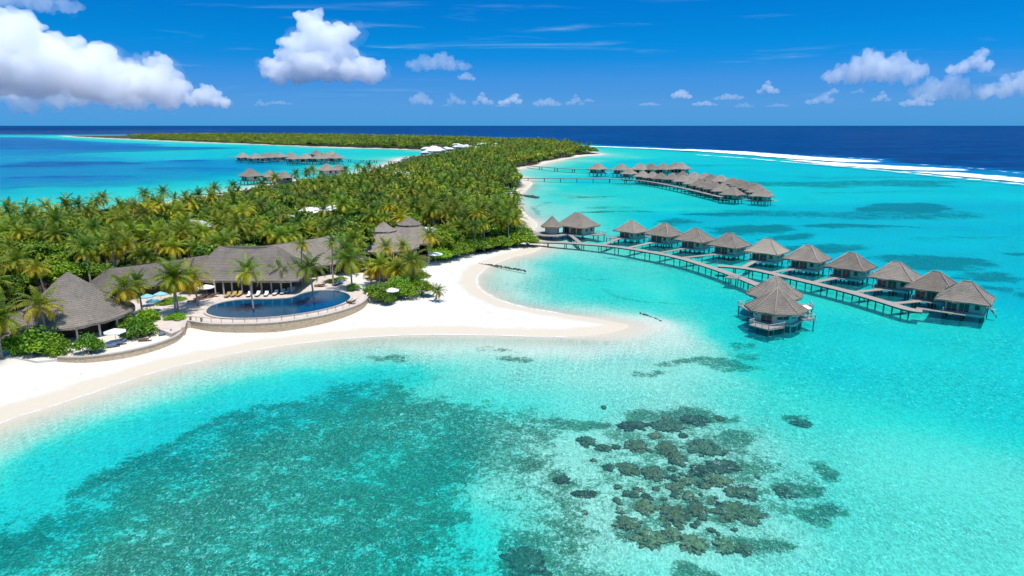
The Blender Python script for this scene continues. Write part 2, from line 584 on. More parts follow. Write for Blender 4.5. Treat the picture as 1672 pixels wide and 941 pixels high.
def thatch_mat(name, c0, c1, c2):
    m, nt = material(name)
    tcn = nd(nt, 'ShaderNodeTexCoord')
    oi = nd(nt, 'ShaderNodeObjectInfo')
    off = nd(nt, 'ShaderNodeVectorMath', {'operation': 'ADD'}, _0=tcn.outputs['Object'], _1=nd(nt, 'ShaderNodeCombineXYZ', X=mth(nt, 'MULTIPLY', oi.outputs['Random'], 90.0), Y=mth(nt, 'MULTIPLY', oi.outputs['Random'], 41.0)).outputs[0])
    n = nd(nt, 'ShaderNodeTexNoise', Vector=off.outputs[0], Scale=0.42, Detail=5, Roughness=0.6)
    mp = nd(nt, 'ShaderNodeMapping', Vector=off.outputs[0], Scale=(4.2, 4.2, 1.1))
    n2 = nd(nt, 'ShaderNodeTexNoise', Vector=mp.outputs[0], Scale=1.5, Detail=8, Roughness=0.75)
    w = nd(nt, 'ShaderNodeTexWave', {'bands_direction': 'Z'}, Vector=tcn.outputs['Object'], Scale=1.1, Distortion=2.5, Detail=2)
    f = mth(nt, 'ADD', mth(nt, 'MULTIPLY', maprange(nt, n2.outputs[0], 0.32, 0.68), 0.75), mth(nt, 'MULTIPLY', w.outputs[0], 0.30))
    c = mixc(nt, f, c0, c1)
    c = mixc(nt, mth(nt, 'MULTIPLY', maprange(nt, n.outputs[0], 0.45, 0.68), 0.85), c, c2)
    v = maprange(nt, oi.outputs['Random'], 0, 1, 0.76, 1.2)
    hsv = nd(nt, 'ShaderNodeHueSaturation', Value=v, Color=c)
    b = nd(nt, 'ShaderNodeBump', Strength=1.0, Distance=0.2, Height=f)
    p = nd(nt, 'ShaderNodeBsdfPrincipled', Base__Color=hsv.outputs[0], Roughness=0.95, Normal=b.outputs[0])
    p.inputs['Specular IOR Level'].default_value = 0.1
    finish(nt, p.outputs[0])
    return m


def leaf_mat(name, c0, c1, c2, trans=0.35, rand=0.2, hue=0.02):
    """tint 0..1 runs from c0 over c1 to c2."""
    m, nt = material(name)
    at = nd(nt, 'ShaderNodeAttribute', {'attribute_name': 'tint'})
    oi = nd(nt, 'ShaderNodeObjectInfo')
    geo = nd(nt, 'ShaderNodeNewGeometry')
    stand = nd(nt, 'ShaderNodeTexNoise', Vector=geo.outputs['Position'], Scale=0.035, Detail=3, Roughness=0.6)
    t = mth(nt, 'ADD', at.outputs['Fac'], maprange(nt, oi.outputs['Random'], 0, 1, -rand, rand))
    t = mth(nt, 'ADD', t, maprange(nt, stand.outputs[0], 0.3, 0.7, -.25, .25), clamp=True)
    c = ramp(nt, t, [(0.0, c0), (0.5, c1), (1.0, c2)])
    mul = nd(nt, 'ShaderNodeMath', {'operation': 'FRACT'}, _0=mth(nt, 'MULTIPLY', oi.outputs['Random'], 17.31))
    hsv = nd(nt, 'ShaderNodeHueSaturation', Hue=maprange(nt, mul.outputs[0], 0, 1, 0.5 - hue, 0.5 + hue),
             Value=maprange(nt, mul.outputs[0], 0, 1, 0.8, 1.2), Color=c)
    p = nd(nt, 'ShaderNodeBsdfPrincipled', Base__Color=hsv.outputs[0], Roughness=0.5)
    p.inputs['Specular IOR Level'].default_value = 0.35
    tr = nd(nt, 'ShaderNodeBsdfTranslucent', Color=hsv.outputs[0])
    mx = nd(nt, 'ShaderNodeMixShader', Fac=trans, _1=p.outputs[0], _2=tr.outputs[0])
    finish(nt, mx.outputs[0])
    return m


def plain(name, col, rough=0.6, spec=0.4, metal=0.0):
    return rough_mat(name, tuple(c * 0.86 for c in col), tuple(min(1, c * 1.1) for c in col), scale=4, rough=rough, bump=0.08, rand=0.06, spec=spec)


M = {}
M['thatch'] = thatch_mat('thatch', (0.088, 0.070, 0.055), (0.47, 0.392, 0.318), (0.215, 0.182, 0.152))
M['thatch_pale'] = thatch_mat('pale thatch', (0.24, 0.20, 0.15), (0.46, 0.39, 0.30), (0.36, 0.31, 0.25))
M['thatch_cap'] = thatch_mat('ridge thatch', (0.38, 0.32, 0.26), (0.56, 0.48, 0.40), (0.45, 0.40, 0.34))
M['wall'] = rough_mat('weathered boards', (0.48, 0.42, 0.335), (0.68, 0.60, 0.49), 2.0, (1, 1, 7), bump=0.4)
M['wall_pale'] = rough_mat('painted boards', (0.36, 0.36, 0.33), (0.50, 0.49, 0.45), 2.0, (1, 1, 6), bump=0.3)
M['deck'] = rough_mat('grey deck planks', (0.23, 0.185, 0.155), (0.42, 0.35, 0.30), 3.0, (1, 1, 1), bump=0.3, fine=12)
M['post'] = rough_mat('dark timber', (0.055, 0.045, 0.038), (0.14, 0.115, 0.095), 3.0, (1, 1, .3), bump=0.4)
M['post_pale'] = rough_mat('pale posts', (0.38, 0.36, 0.32), (0.55, 0.52, 0.47), 3.0, (1, 1, .3), bump=0.2)
M['trunk'] = rough_mat('palm bark', (0.22, 0.18, 0.14), (0.46, 0.40, 0.33), 3.0, (1, 1, 5), bump=0.6)
M['bark'] = rough_mat('tree bark', (0.06, 0.045, 0.03), (0.16, 0.125, 0.09), 3.0, (1, 1, .4), bump=0.6)
M['palm'] = leaf_mat('palm fronds', (0.050, 0.120, 0.008), (0.21, 0.29, 0.012), (0.74, 0.54, 0.018), 0.35)
M['palm_far'] = leaf_mat('grove fronds', (0.044, 0.108, 0.008), (0.20, 0.285, 0.012), (0.68, 0.55, 0.018), 0.30)
M['leaf'] = leaf_mat('tree leaves', (0.026, 0.088, 0.006), (0.12, 0.225, 0.010), (0.32, 0.42, 0.014), 0.30)
M['bush'] = leaf_mat('shrub leaves', (0.030, 0.110, 0.006), (0.12, 0.26, 0.010), (0.32, 0.45, 0.016), 0.35)
M['dry'] = leaf_mat('dry fronds', (0.10, 0.075, 0.02), (0.22, 0.16, 0.04), (0.36, 0.25, 0.06), 0.3)
M['nut'] = plain('coconuts', (0.42, 0.27, 0.03))
M['stone'] = rough_mat('stone wall', (0.30, 0.20, 0.115), (0.78, 0.59, 0.39), 1.6, (1, 1, 2.6), bump=0.9, rand=0.05, fine=9)
M['cope'] = rough_mat('stone coping', (0.36, 0.30, 0.25), (0.55, 0.47, 0.40), 2.0, bump=0.2)
M['pave'] = rough_mat('terrace paving', (0.40, 0.32, 0.26), (0.60, 0.50, 0.42), 0.5, bump=0.15, fine=3)
M['glass'] = plain('dark glazing', (0.015, 0.02, 0.022), 0.12, 0.6)
M['teal'] = plain('teal glazing', (0.05, 0.24, 0.26), 0.15, 0.6)
M['white'] = plain('white canvas', (0.80, 0.78, 0.74))
M['white_roof'] = rough_mat('white roofing', (0.46, 0.46, 0.46), (0.78, 0.77, 0.75), 0.5, bump=0.2, fine=3, rand=.25)
M['white_wall'] = plain('white render', (0.50, 0.48, 0.45))
M['aqua'] = plain('aqua canvas', (0.22, 0.50, 0.54))
M['blue'] = plain('blue canvas', (0.10, 0.18, 0.34))
M['brown'] = plain('brown timber', (0.19, 0.10, 0.055))
M['ochre'] = plain('ochre cushion', (0.42, 0.30, 0.06))
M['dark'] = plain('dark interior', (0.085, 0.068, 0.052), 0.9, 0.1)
M['coral'] = rough_mat('brown coral', (0.03, 0.036, 0.018), (0.44, 0.31, 0.15), 1.5, bump=1.0, rand=0.3, fine=7, dist=0.2)
M['coral_dark'] = rough_mat('dark coral', (0.025, 0.04, 0.025), (0.22, 0.20, 0.11), 2.0, bump=1.0, rand=0.3, fine=6, dist=0.2)
M['rock'] = rough_mat('groyne rock', (0.035, 0.033, 0.03), (0.15, 0.135, 0.115), 2.0, bump=1.0, rand=0.2, fine=6)


def water_mat():
    m, nt = material('sea water')
    at = nd(nt, 'ShaderNodeAttribute', {'attribute_name': 'depth'})
    fo = nd(nt, 'ShaderNodeAttribute', {'attribute_name': 'foam'})
    of = nd(nt, 'ShaderNodeAttribute', {'attribute_name': 'offshore'})
    geo = nd(nt, 'ShaderNodeNewGeometry')
    pos = geo.outputs['Position']
    big = nd(nt, 'ShaderNodeTexNoise', Vector=pos, Scale=0.035, Detail=5, Roughness=0.6)
    mp0 = nd(nt, 'ShaderNodeMapping', Vector=pos, Scale=(0.004, 0.016, 1))
    huge = nd(nt, 'ShaderNodeTexNoise', Vector=mp0.outputs[0], Scale=1.0, Detail=6, Roughness=0.6)
    d = at.outputs['Fac']
    d = mth(nt, 'ADD', d, mth(nt, 'MULTIPLY', mth(nt, 'SUBTRACT', big.outputs[0], 0.5), mth(nt, 'MULTIPLY', d, 0.22)))
    d = mth(nt, 'ADD', d, mth(nt, 'MULTIPLY', mth(nt, 'SUBTRACT', huge.outputs[0], 0.5), mth(nt, 'MULTIPLY', d, 0.24)), clamp=True)
    # colour left of white light after the way down and up
    tint = ramp(nt, d, [(0.0, (1, 1, 1)), (0.08, (0.93, 0.985, 0.97)), (0.16, (0.74, 0.96, 0.935)), (0.28, (0.34, 0.94, 0.87)), (0.42, (0.02, 0.90, 0.82)),
                        (0.56, (0.002, 0.79, 0.93)), (0.70, (0.001, 0.60, 0.84)), (0.85, (0.0, 0.36, 0.74)), (1.0, (0.0, 0.16, 0.45))])
    scat = ramp(nt, d, [(0.0, (0.5, 0.6, 0.55)), (0.3, (0.16, 0.55, 0.52)), (0.5, (0.0, 0.44, 0.48)), (0.70, (0.0, 0.27, 0.45)), (0.85, (0.0, 0.125, 0.31)),
                        (0.95, (0.000, 0.050, 0.165)), (1.0, (0.000, 0.026, 0.115))])
    sfac = ramp(nt, d, [(0.0, (0, 0, 0)), (0.1, (0.01, 0.01, 0.01)), (0.3, (0.05, 0.05, 0.05)), (0.5, (0.14, 0.14, 0.14)), (0.62, (0.26, 0.26, 0.26)), (0.74, (0.62, 0.62, 0.62)), (0.85, (1, 1, 1))])
    # ripples
    mp1 = nd(nt, 'ShaderNodeMapping', Vector=pos, Scale=(1.35, 0.62, 1), Rotation=(0, 0, R(-8)))
    w1 = nd(nt, 'ShaderNodeTexNoise', Vector=mp1.outputs[0], Scale=1.9, Detail=3, Roughness=0.55, Distortion=0.7)
    mp2 = nd(nt, 'ShaderNodeMapping', Vector=pos, Scale=(0.10, 0.24, 1), Rotation=(0, 0, R(12)))
    w2 = nd(nt, 'ShaderNodeTexNoise', Vector=mp2.outputs[0], Scale=1.0, Detail=4, Roughness=0.6)
    h = mth(nt, 'ADD', w1.outputs[0], mth(nt, 'MULTIPLY', w2.outputs[0], 1.6))
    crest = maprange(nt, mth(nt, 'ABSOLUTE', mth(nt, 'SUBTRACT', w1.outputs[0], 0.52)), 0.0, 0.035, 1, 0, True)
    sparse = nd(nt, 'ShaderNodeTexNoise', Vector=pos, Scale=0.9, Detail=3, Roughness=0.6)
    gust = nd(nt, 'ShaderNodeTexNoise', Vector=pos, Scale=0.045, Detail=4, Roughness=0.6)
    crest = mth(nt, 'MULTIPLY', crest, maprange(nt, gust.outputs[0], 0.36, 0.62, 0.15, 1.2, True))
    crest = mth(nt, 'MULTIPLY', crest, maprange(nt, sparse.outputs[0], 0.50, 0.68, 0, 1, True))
    bp = nd(nt, 'ShaderNodeBump', Strength=0.7, Distance=0.3, Height=h)
    # ripple caustics painted into the transparent colour: bright lines, darker between
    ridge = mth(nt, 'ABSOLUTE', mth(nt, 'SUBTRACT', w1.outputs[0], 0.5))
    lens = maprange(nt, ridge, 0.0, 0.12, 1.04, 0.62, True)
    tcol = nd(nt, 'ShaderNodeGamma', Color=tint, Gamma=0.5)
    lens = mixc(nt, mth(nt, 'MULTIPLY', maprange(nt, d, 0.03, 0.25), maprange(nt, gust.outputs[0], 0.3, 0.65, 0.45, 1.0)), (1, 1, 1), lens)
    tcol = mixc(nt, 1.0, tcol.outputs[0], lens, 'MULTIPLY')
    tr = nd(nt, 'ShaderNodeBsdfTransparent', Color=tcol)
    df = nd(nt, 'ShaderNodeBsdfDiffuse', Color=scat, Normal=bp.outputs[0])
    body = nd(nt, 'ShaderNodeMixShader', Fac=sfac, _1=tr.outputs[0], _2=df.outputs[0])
    fr = nd(nt, 'ShaderNodeFresnel', IOR=1.33, Normal=bp.outputs[0])
    gfac = mth(nt, 'MINIMUM', mth(nt, 'MULTIPLY', fr.outputs[0], 0.75), 0.12)
    gl = nd(nt, 'ShaderNodeBsdfGlossy', Color=(0.95, 0.97, 1, 1), Roughness=0.12, Normal=bp.outputs[0])
    painted_glint = nd(nt, 'ShaderNodeBsdfDiffuse', Color=mixc(nt, maprange(nt, d, 0.25, 0.46), (0.50, 0.84, 0.80), (0.10, 0.72, 0.64)))  # sky glitter on the ripples, painted as pale diffuse flecks
    body = nd(nt, 'ShaderNodeMixShader', Fac=mth(nt, 'MULTIPLY', mth(nt, 'MULTIPLY', crest, 0.7), mth(nt, 'MULTIPLY', maprange(nt, d, 0.06, 0.3), maprange(nt, d, 0.55, 0.8, 1, 0))), _1=body.outputs[0], _2=painted_glint.outputs[0])
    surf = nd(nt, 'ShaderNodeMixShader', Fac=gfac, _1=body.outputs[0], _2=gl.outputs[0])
    # foam: surf over the reef and the thin line where wavelets run out on the sand
    mp3 = nd(nt, 'ShaderNodeMapping', Vector=pos, Scale=(0.035, 0.10, 1))
    fn = nd(nt, 'ShaderNodeTexNoise', Vector=mp3.outputs[0], Scale=1.0, Detail=8, Roughness=0.7)
    f1 = maprange(nt, mth(nt, 'ADD', fo.outputs['Fac'], mth(nt, 'MULTIPLY', mth(nt, 'SUBTRACT', fn.outputs[0], 0.5), 3.0)), 0.42, 0.86, 0, 1, True)
    f1 = mth(nt, 'MULTIPLY', f1, maprange(nt, fo.outputs['Fac'], 0.02, 0.15))
    sn = nd(nt, 'ShaderNodeTexNoise', Vector=pos, Scale=0.22, Detail=5, Roughness=0.6)
    sn2 = nd(nt, 'ShaderNodeTexNoise', Vector=pos, Scale=2.2, Detail=4, Roughness=0.7)
    edge = mth(nt, 'ADD', of.outputs['Fac'], mth(nt, 'MULTIPLY', mth(nt, 'SUBTRACT', sn.outputs[0], 0.5), 1.6))
    f2 = mth(nt, 'MULTIPLY', maprange(nt, edge, 0.15, 0.6, 1, 0, True), maprange(nt, sn2.outputs[0], 0.35, 0.6, 0.2, 1.0))
    f2 = mth(nt, 'MULTIPLY', f2, 0.8)
    ff = mth(nt, 'MAXIMUM', f1, f2, clamp=True)
    fd = nd(nt, 'ShaderNodeBsdfDiffuse', Color=(0.86, 0.88, 0.88, 1))
    surf = nd(nt, 'ShaderNodeMixShader', Fac=ff, _1=surf.outputs[0], _2=fd.outputs[0])
    finish(nt, surf.outputs[0])
    return m


def ground_mat():
    m, nt = material('sand and seabed')
    at = nd(nt, 'ShaderNodeAttribute', {'attribute_name': 'shore'})
    gr = nd(nt, 'ShaderNodeAttribute', {'attribute_name': 'growth'})
    so = nd(nt, 'ShaderNodeAttribute', {'attribute_name': 'soil'})
    geo = nd(nt, 'ShaderNodeNewGeometry')
    pos = geo.outputs['Position']
    n1 = nd(nt, 'ShaderNodeTexNoise', Vector=pos, Scale=0.12, Detail=6, Roughness=0.6)
    n2 = nd(nt, 'ShaderNodeTexNoise', Vector=pos, Scale=1.6, Detail=6, Roughness=0.65)
    n3 = nd(nt, 'ShaderNodeTexNoise', Vector=pos, Scale=0.55, Detail=7, Roughness=0.7, Distortion=0.4)
    dry = mixc(nt, n2.outputs[0], (0.585, 0.548, 0.488), (0.675, 0.638, 0.575))
    dry = mixc(nt, maprange(nt, n3.outputs[0], 0.48, 0.72, 0, 0.75), dry, (0.52, 0.475, 0.41))
    wet = mixc(nt, n2.outputs[0], (0.53, 0.45, 0.345), (0.59, 0.51, 0.40))
    sh = mth(nt, 'ADD', at.outputs['Fac'], mth(nt, 'MULTIPLY', mth(nt, 'SUBTRACT', n1.outputs[0], 0.5), 4.0))
    sand = mixc(nt, maprange(nt, sh, 3.3, 6.0, 0, 1, True), wet, dry)
    sea = mixc(nt, n2.outputs[0], (0.60, 0.56, 0.46), (0.80, 0.76, 0.65))
    sand = mixc(nt, maprange(nt, at.outputs['Fac'], -9.0, -0.5, 0, 1, True), sea, sand)
    wl = nd(nt, 'ShaderNodeTexNoise', Vector=pos, Scale=0.9, Detail=5, Roughness=0.7)
    lim = mth(nt, 'ABSOLUTE', mth(nt, 'SUBTRACT', sh, 7.4))
    wr = mth(nt, 'MULTIPLY', maprange(nt, lim, 0.0, 0.45, 1, 0, True), maprange(nt, wl.outputs[0], 0.52, 0.66, 0, .55))
    sand = mixc(nt, wr, sand, (0.30, 0.235, 0.15))
    # trodden sand: small soft hollows
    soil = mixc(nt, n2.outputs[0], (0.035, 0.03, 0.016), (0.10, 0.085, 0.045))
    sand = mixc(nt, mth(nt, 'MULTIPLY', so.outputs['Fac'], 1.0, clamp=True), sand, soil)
    # seagrass and rubble
    v1 = nd(nt, 'ShaderNodeTexVoronoi', {'feature': 'SMOOTH_F1'}, Vector=pos, Scale=0.9, Smoothness=0.6)
    gsum = mth(nt, 'ADD', gr.outputs['Fac'], mth(nt, 'MULTIPLY', mth(nt, 'SUBTRACT', n3.outputs[0], 0.5), 1.25))
    gsum = mth(nt, 'ADD', gsum, mth(nt, 'MULTIPLY', mth(nt, 'SUBTRACT', n2.outputs[0], 0.5), 0.75))
    n4 = nd(nt, 'ShaderNodeTexNoise', Vector=pos, Scale=2.6, Detail=3, Roughness=0.6)
    n5 = nd(nt, 'ShaderNodeTexNoise', Vector=pos, Scale=0.16, Detail=4, Roughness=0.6)
    gsum = mth(nt, 'ADD', gsum, mth(nt, 'MULTIPLY', mth(nt, 'SUBTRACT', n4.outputs[0], 0.5), 1.3))
    gsum = mth(nt, 'ADD', gsum, mth(nt, 'MULTIPLY', mth(nt, 'SUBTRACT', n5.outputs[0], 0.5), 0.8))
    gm = maprange(nt, gsum, 0.38, 0.66, 0, 1, True)
    gm = mth(nt, 'MULTIPLY', gm, maprange(nt, gr.outputs['Fac'], 0.02, 0.22))
    gcol = mixc(nt, maprange(nt, n3.outputs[0], 0.36, 0.62), (0.006, 0.034, 0.016), (0.06, 0.15, 0.075))
    gcol = mixc(nt, maprange(nt, n4.outputs[0], 0.50, 0.66, 0, .85), gcol, (0.36, 0.46, 0.30))
    col = mixc(nt, mth(nt, 'MULTIPLY', gm, 0.93), sand, gcol)
    b = nd(nt, 'ShaderNodeBump', Strength=0.35, Distance=0.15, Height=n2.outputs[0])
    p = nd(nt, 'ShaderNodeBsdfPrincipled', Base__Color=col, Roughness=0.9, Normal=b.outputs[0])
    p.inputs['Specular IOR Level'].default_value = 0.15
    finish(nt, p.outputs[0])
    return m


# ------------------------------------------------------------------ where woods grow
BEACH_CLEAR = Gp([(60, 600), (95, 588), (300, 545), (600, 500), (690, 488), (700, 470), (692, 432), (760, 414), (850, 404), (900, 398), (1100, 480), (1100, 620), (0, 780), (-240, 860), (-60, 640), (0, 600)], 1.0)
RESORT_CLEAR = Gp([(-30, 600), (5, 566), (20, 515), (165, 474), (300, 466), (350, 452), (500, 448), (560, 438), (600, 424), (690, 424), (712, 428), (722, 470), (700, 500), (600, 520), (300, 560), (60, 610)], 2.0)
FAR_SPIT = Gp([(838, 286), (860, 276), (900, 268), (940, 254), (1000, 250), (1000, 262), (900, 276), (850, 292)], 0.5)
HOUSES_CLEAR = [Gp(q, 2.0) for q in (
    [(690, 243.5), (700, 237), (760, 232), (830, 233), (838, 240), (800, 244), (740, 247)],
    [(845, 247), (860, 240), (915, 238), (930, 242), (900, 247), (860, 254), (838, 256)],
)]


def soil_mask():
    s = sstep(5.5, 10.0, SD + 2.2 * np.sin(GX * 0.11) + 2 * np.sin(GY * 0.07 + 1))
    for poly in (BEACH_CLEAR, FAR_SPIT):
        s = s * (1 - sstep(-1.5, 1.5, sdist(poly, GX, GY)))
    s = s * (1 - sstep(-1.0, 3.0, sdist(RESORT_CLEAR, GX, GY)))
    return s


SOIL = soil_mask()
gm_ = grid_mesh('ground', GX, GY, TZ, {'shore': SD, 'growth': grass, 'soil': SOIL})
gm_.materials.append(ground_mat())
ground = put('ground', gm_)
tag(ground, kind='structure')
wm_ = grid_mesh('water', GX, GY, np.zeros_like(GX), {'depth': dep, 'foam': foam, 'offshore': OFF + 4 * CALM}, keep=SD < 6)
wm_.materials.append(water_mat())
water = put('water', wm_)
tag(water, kind='structure')


# ------------------------------------------------------------------ clouds
def cloud_mat(name, dens):
    m, nt = material(name)
    v = nd(nt, 'ShaderNodeVolumeScatter', Color=(0.995, 0.995, 0.995, 1), Density=dens, Anisotropy=0.1)
    o = nd(nt, 'ShaderNodeOutputMaterial', Volume=v.outputs[0])
    return m


tex_a = bpy.data.textures.new('billows', 'CLOUDS')
tex_a.noise_scale = 0.30
tex_a.noise_depth = 3
tex_b = bpy.data.textures.new('heads', 'VORONOI')
tex_b.noise_scale = 0.20


def cloud_mesh(name, puffs, voxel=0.028):
    bm = bmesh.new()
    for x, y, z, r in puffs:
        bmesh.ops.create_icosphere(bm, subdivisions=3, radius=r, matrix=Matrix.Translation((x, y, z)) @ Matrix.Diagonal((1, 1, 0.92, 1)))
    me = bpy.data.meshes.new(name)
    bm.to_mesh(me)
    bm.free()
    return me


def puff_cluster(seed, skeleton, n, spread, rmin, rmax, base=0.0):
    r_ = random.Random(seed)
    out_ = []
    for x, z, rad in skeleton:
        out_.append((x, 0, max(z, base + rad * .55), rad))
        for k in range(n):
            a = r_.uniform(0, 2 * math.pi)
            b = r_.uniform(-0.5, 1.2)
            rr = r_.uniform(rmin, rmax)
            p = (x + math.cos(a) * math.cos(b) * rad * spread, math.sin(a) * math.cos(b) * rad * spread, z + math.sin(b) * rad * spread)
            out_.append((p[0], p[1], max(p[2], base + rr * .5), rr))
    return out_


tex_c = bpy.data.textures.new('curls', 'VORONOI')
tex_c.noise_scale = 0.085
tex_d = bpy.data.textures.new('shreds', 'CLOUDS')
tex_d.noise_scale = 0.22
tex_d.noise_depth = 4
CLOUD_DENS = {}


def cloud(name_mesh, px, py, wpx, dist, dens, label, group=None, flip=False, sz=1.0, depth=1.0, veil=.06):
    """a cloud whose base centre is seen at (px, py) and which is dist metres away; wpx is its width in the photograph."""
    u = (px - 836) / F_PX
    v = (470.5 - py) / F_PX
    c, s = math.cos(PITCH), math.sin(PITCH)
    d = Vector((u, c + v * s, v * c - s))
    d *= dist / math.hypot(d.x, d.y)
    w = wpx / F_PX * dist
    key = round(dens * w, 1)
    if key not in CLOUD_DENS:
        CLOUD_DENS[key] = None
    me = name_mesh.copy()
    me.materials.clear()
    mk = ('cloud vapour %.5f' % dens)
    m = bpy.data.materials.get(mk) or cloud_mat(mk, dens)
    me.materials.append(m)
    o = put('cumulus_cloud', me)
    o.location = (d.x, d.y, CAM_H + d.z)
    o.rotation_euler = (0, 0, -math.atan2(d.x, d.y) + (math.pi if flip else 0))
    k = w / 2.0
    o.scale = (k, k * depth, k * sz)
    rm = o.modifiers.new('merge', 'REMESH')
    rm.mode = 'VOXEL'
    rm.voxel_size = 0.017
    for tx, st in ((tex_a, 0.22), (tex_b, -0.17), (tex_c, -0.075)):
        dm = o.modifiers.new('billow', 'DISPLACE')
        dm.texture = tx
        dm.strength = st
        dm.mid_level = 0.5
        dm.texture_coords = 'LOCAL'
    rm = o.modifiers.new('close', 'REMESH')
    rm.mode = 'VOXEL'
    rm.voxel_size = 0.017
    tag(o, label, 'cloud', group)
    if veil:
        vm = name_mesh.copy()
        vm.materials.clear()
        mk2 = 'cloud veil %.5f' % (dens * veil)
        vm.materials.append(bpy.data.materials.get(mk2) or cloud_mat(mk2, dens * veil))
        v_ = put('veil', vm, o)
        v_.location = (.03, 0, -.01)
        v_.scale = (1.06, 1.03, 1.02)
        r3 = v_.modifiers.new('merge', 'REMESH')
        r3.mode = 'VOXEL'
        r3.voxel_size = 0.03
        for tx, st in ((tex_d, 0.42), (tex_b, -0.12)):
            dm = v_.modifiers.new('billow', 'DISPLACE')
            dm.texture = tx
            dm.strength = st
            dm.mid_level = 0.5
        r3 = v_.modifiers.new('close', 'REMESH')
        r3.mode = 'VOXEL'
        r3.voxel_size = 0.025
    return o


# unit clouds are two wide, standing on z = 0
c_tower = cloud_mesh('tower', puff_cluster(3, [(-.62, .16, .22), (-.28, .25, .32), (.10, .30, .36), (.50, .22, .26), (.80, .16, .14), (-.15, .62, .30), (.12, .78, .32), (-.08, 1.0, .20), (.34, .55, .26), (.42, .82, .15)], 7, .85, .08, .2))
c_bank = cloud_mesh('bank', puff_cluster(5, [(-.75, .28, .32), (-.45, .42, .38), (-.10, .36, .36), (.25, .26, .28), (.55, .18, .2), (.82, .1, .14), (-.6, .7, .24), (-.22, .62, .2)], 7, .9, .08, .2))
c_low = cloud_mesh('low', puff_cluster(8, [(-.7, .1, .16), (-.35, .16, .22), (0, .2, .26), (.35, .14, .2), (.7, .09, .15)], 6, .9, .06, .14))
c_puff = cloud_mesh('puff', puff_cluster(11, [(-.45, .2, .3), (0, .34, .42), (.45, .22, .32), (.1, .62, .24), (.8, .1, .16)], 6, .9, .1, .22))
c_puff2 = cloud_mesh('puffb', puff_cluster(14, [(-.6, .14, .22), (-.15, .24, .3), (.25, .42, .34), (.6, .2, .26), (.35, .7, .18)], 6, .9, .08, .2))

c_mini = cloud_mesh('mini', puff_cluster(23, [(-.5, .12, .2), (-.1, .5, .3), (.2, .3, .36), (.6, .12, .22), (.05, .85, .18)], 7, .95, .07, .18))


# ------------------------------------------------------------------ thatched roofs
def rect_ring(hx, hy, n=7):
    pts = []
    for (a, b) in (((-hx, -hy), (hx, -hy)), ((hx, -hy), (hx, hy)), ((hx, hy), (-hx, hy)), ((-hx, hy), (-hx, -hy))):
        for k in range(n):
            t = k / n
            pts.append((a[0] + (b[0] - a[0]) * t, a[1] + (b[1] - a[1]) * t))
    return pts


def round_ring(r, m=32, sides=0):
    pts = []
    for k in range(m):
        a = 2 * math.pi * k / m
        rr = r
        if sides:
            q = 2 * math.pi / sides
            rr = r * math.cos(q / 2) / math.cos((a % q) - q / 2)
        pts.append((rr * math.cos(a), rr * math.sin(a)))
    return pts


def roof_rings(mb, eave, top, z0, z1, levels=9, flare=0.12, jit=0.06, skirt=0.35, seed=1, mat=0, sag=None):
    """eave and top are matching rings of plan points; the thatch hangs a ragged skirt below the eave."""
    r_ = random.Random(seed)
    m = len(eave)
    base = len(mb.v)
    vs = []
    rows = []

    def jz(s):
        return r_.uniform(-s, s)
    # underside ring and skirt
    ins = [((ex * .93 + tx * .07), (ey * .93 + ty * .07)) for (ex, ey), (tx, ty) in zip(eave, top)]
    rows.append([(x, y, z0 - skirt * .35 + jz(.03)) for x, y in ins])
    rows.append([(x + jz(jit), y + jz(jit), z0 - skirt + jz(jit * 1.6)) for x, y in eave])
    for L in range(levels + 1):
        t = L / levels
        zt = t + flare * math.sin(math.pi * t) * -1.0 * (1 - t)
        row = []
        for (ex, ey), (tx, ty) in zip(eave, top):
            k = 1 if L < levels else .4
            zz_ = z0 + (z1 - z0) * zt
            if sag:
                zz_ += sag(ex + (tx - ex) * t, ey + (ty - ey) * t, t)
            row.append((ex + (tx - ex) * t + jz(jit * .6) * k, ey + (ty - ey) * t + jz(jit * .6) * k, zz_ + jz(jit * .8) * k))
        rows.append(row)
    for row in rows:
        vs += row
    fs = []
    for i in range(len(rows) - 1):
        for k in range(m):
            fs.append((i * m + k, i * m + (k + 1) % m, (i + 1) * m + (k + 1) % m, (i + 1) * m + k))
    fs.append(tuple((len(rows) - 1) * m + k for k in range(m)))
    fs.append(tuple(k for k in range(m - 1, -1, -1)))
    mb.add(vs, fs, mat)


def hip_tops(eave, rx):
    """each eave point's place on a ridge of half length rx along x."""
    hx = max(p[0] for p in eave)
    hy = max(p[1] for p in eave)
    out_ = []
    for x, y in eave:
        lim = max(rx, 0.05)
        k = x
        if abs(abs(x) - hx) < 1e-6:
            k = math.copysign(lim, x)
        else:
            k = max(-lim, min(lim, x * lim / max(hx - 0.0, .01)))
        out_.append((k, 0.12 * (y / hy)))
    return out_


# ------------------------------------------------------------------ overwater villas
def wall_window(parent, c, w, h, nx, ny, pane='glass', frame='wall_pale', name='window'):
    """a framed pane set on a wall whose outward normal is (nx, ny)."""
    rz = math.atan2(ny, nx) + math.pi / 2
    f = MB()
    ux, uy = -ny, nx
    for s in (-1, 1):
        f.box((c[0] + nx * .04 + ux * s * (w / 2), c[1] + ny * .04 + uy * s * (w / 2), c[2]), (.10, .10, h + .1), rz)
        f.box((c[0] + nx * .04, c[1] + ny * .04, c[2] + s * (h / 2)), (w - .10, .098, .10), rz)
    fo_ = f.build(name, M[frame], parent)
    p = MB()
    p.box((c[0] + nx * .02, c[1] + ny * .02, c[2]), (w - .1, .03, h - .1), rz)
    if w > 1.5:
        p.box((c[0] + nx * .05, c[1] + ny * .05, c[2]), (.07, .05, h - .1), rz, 1)
    p.build('pane', [M[pane], M[frame]], fo_)
    return fo_


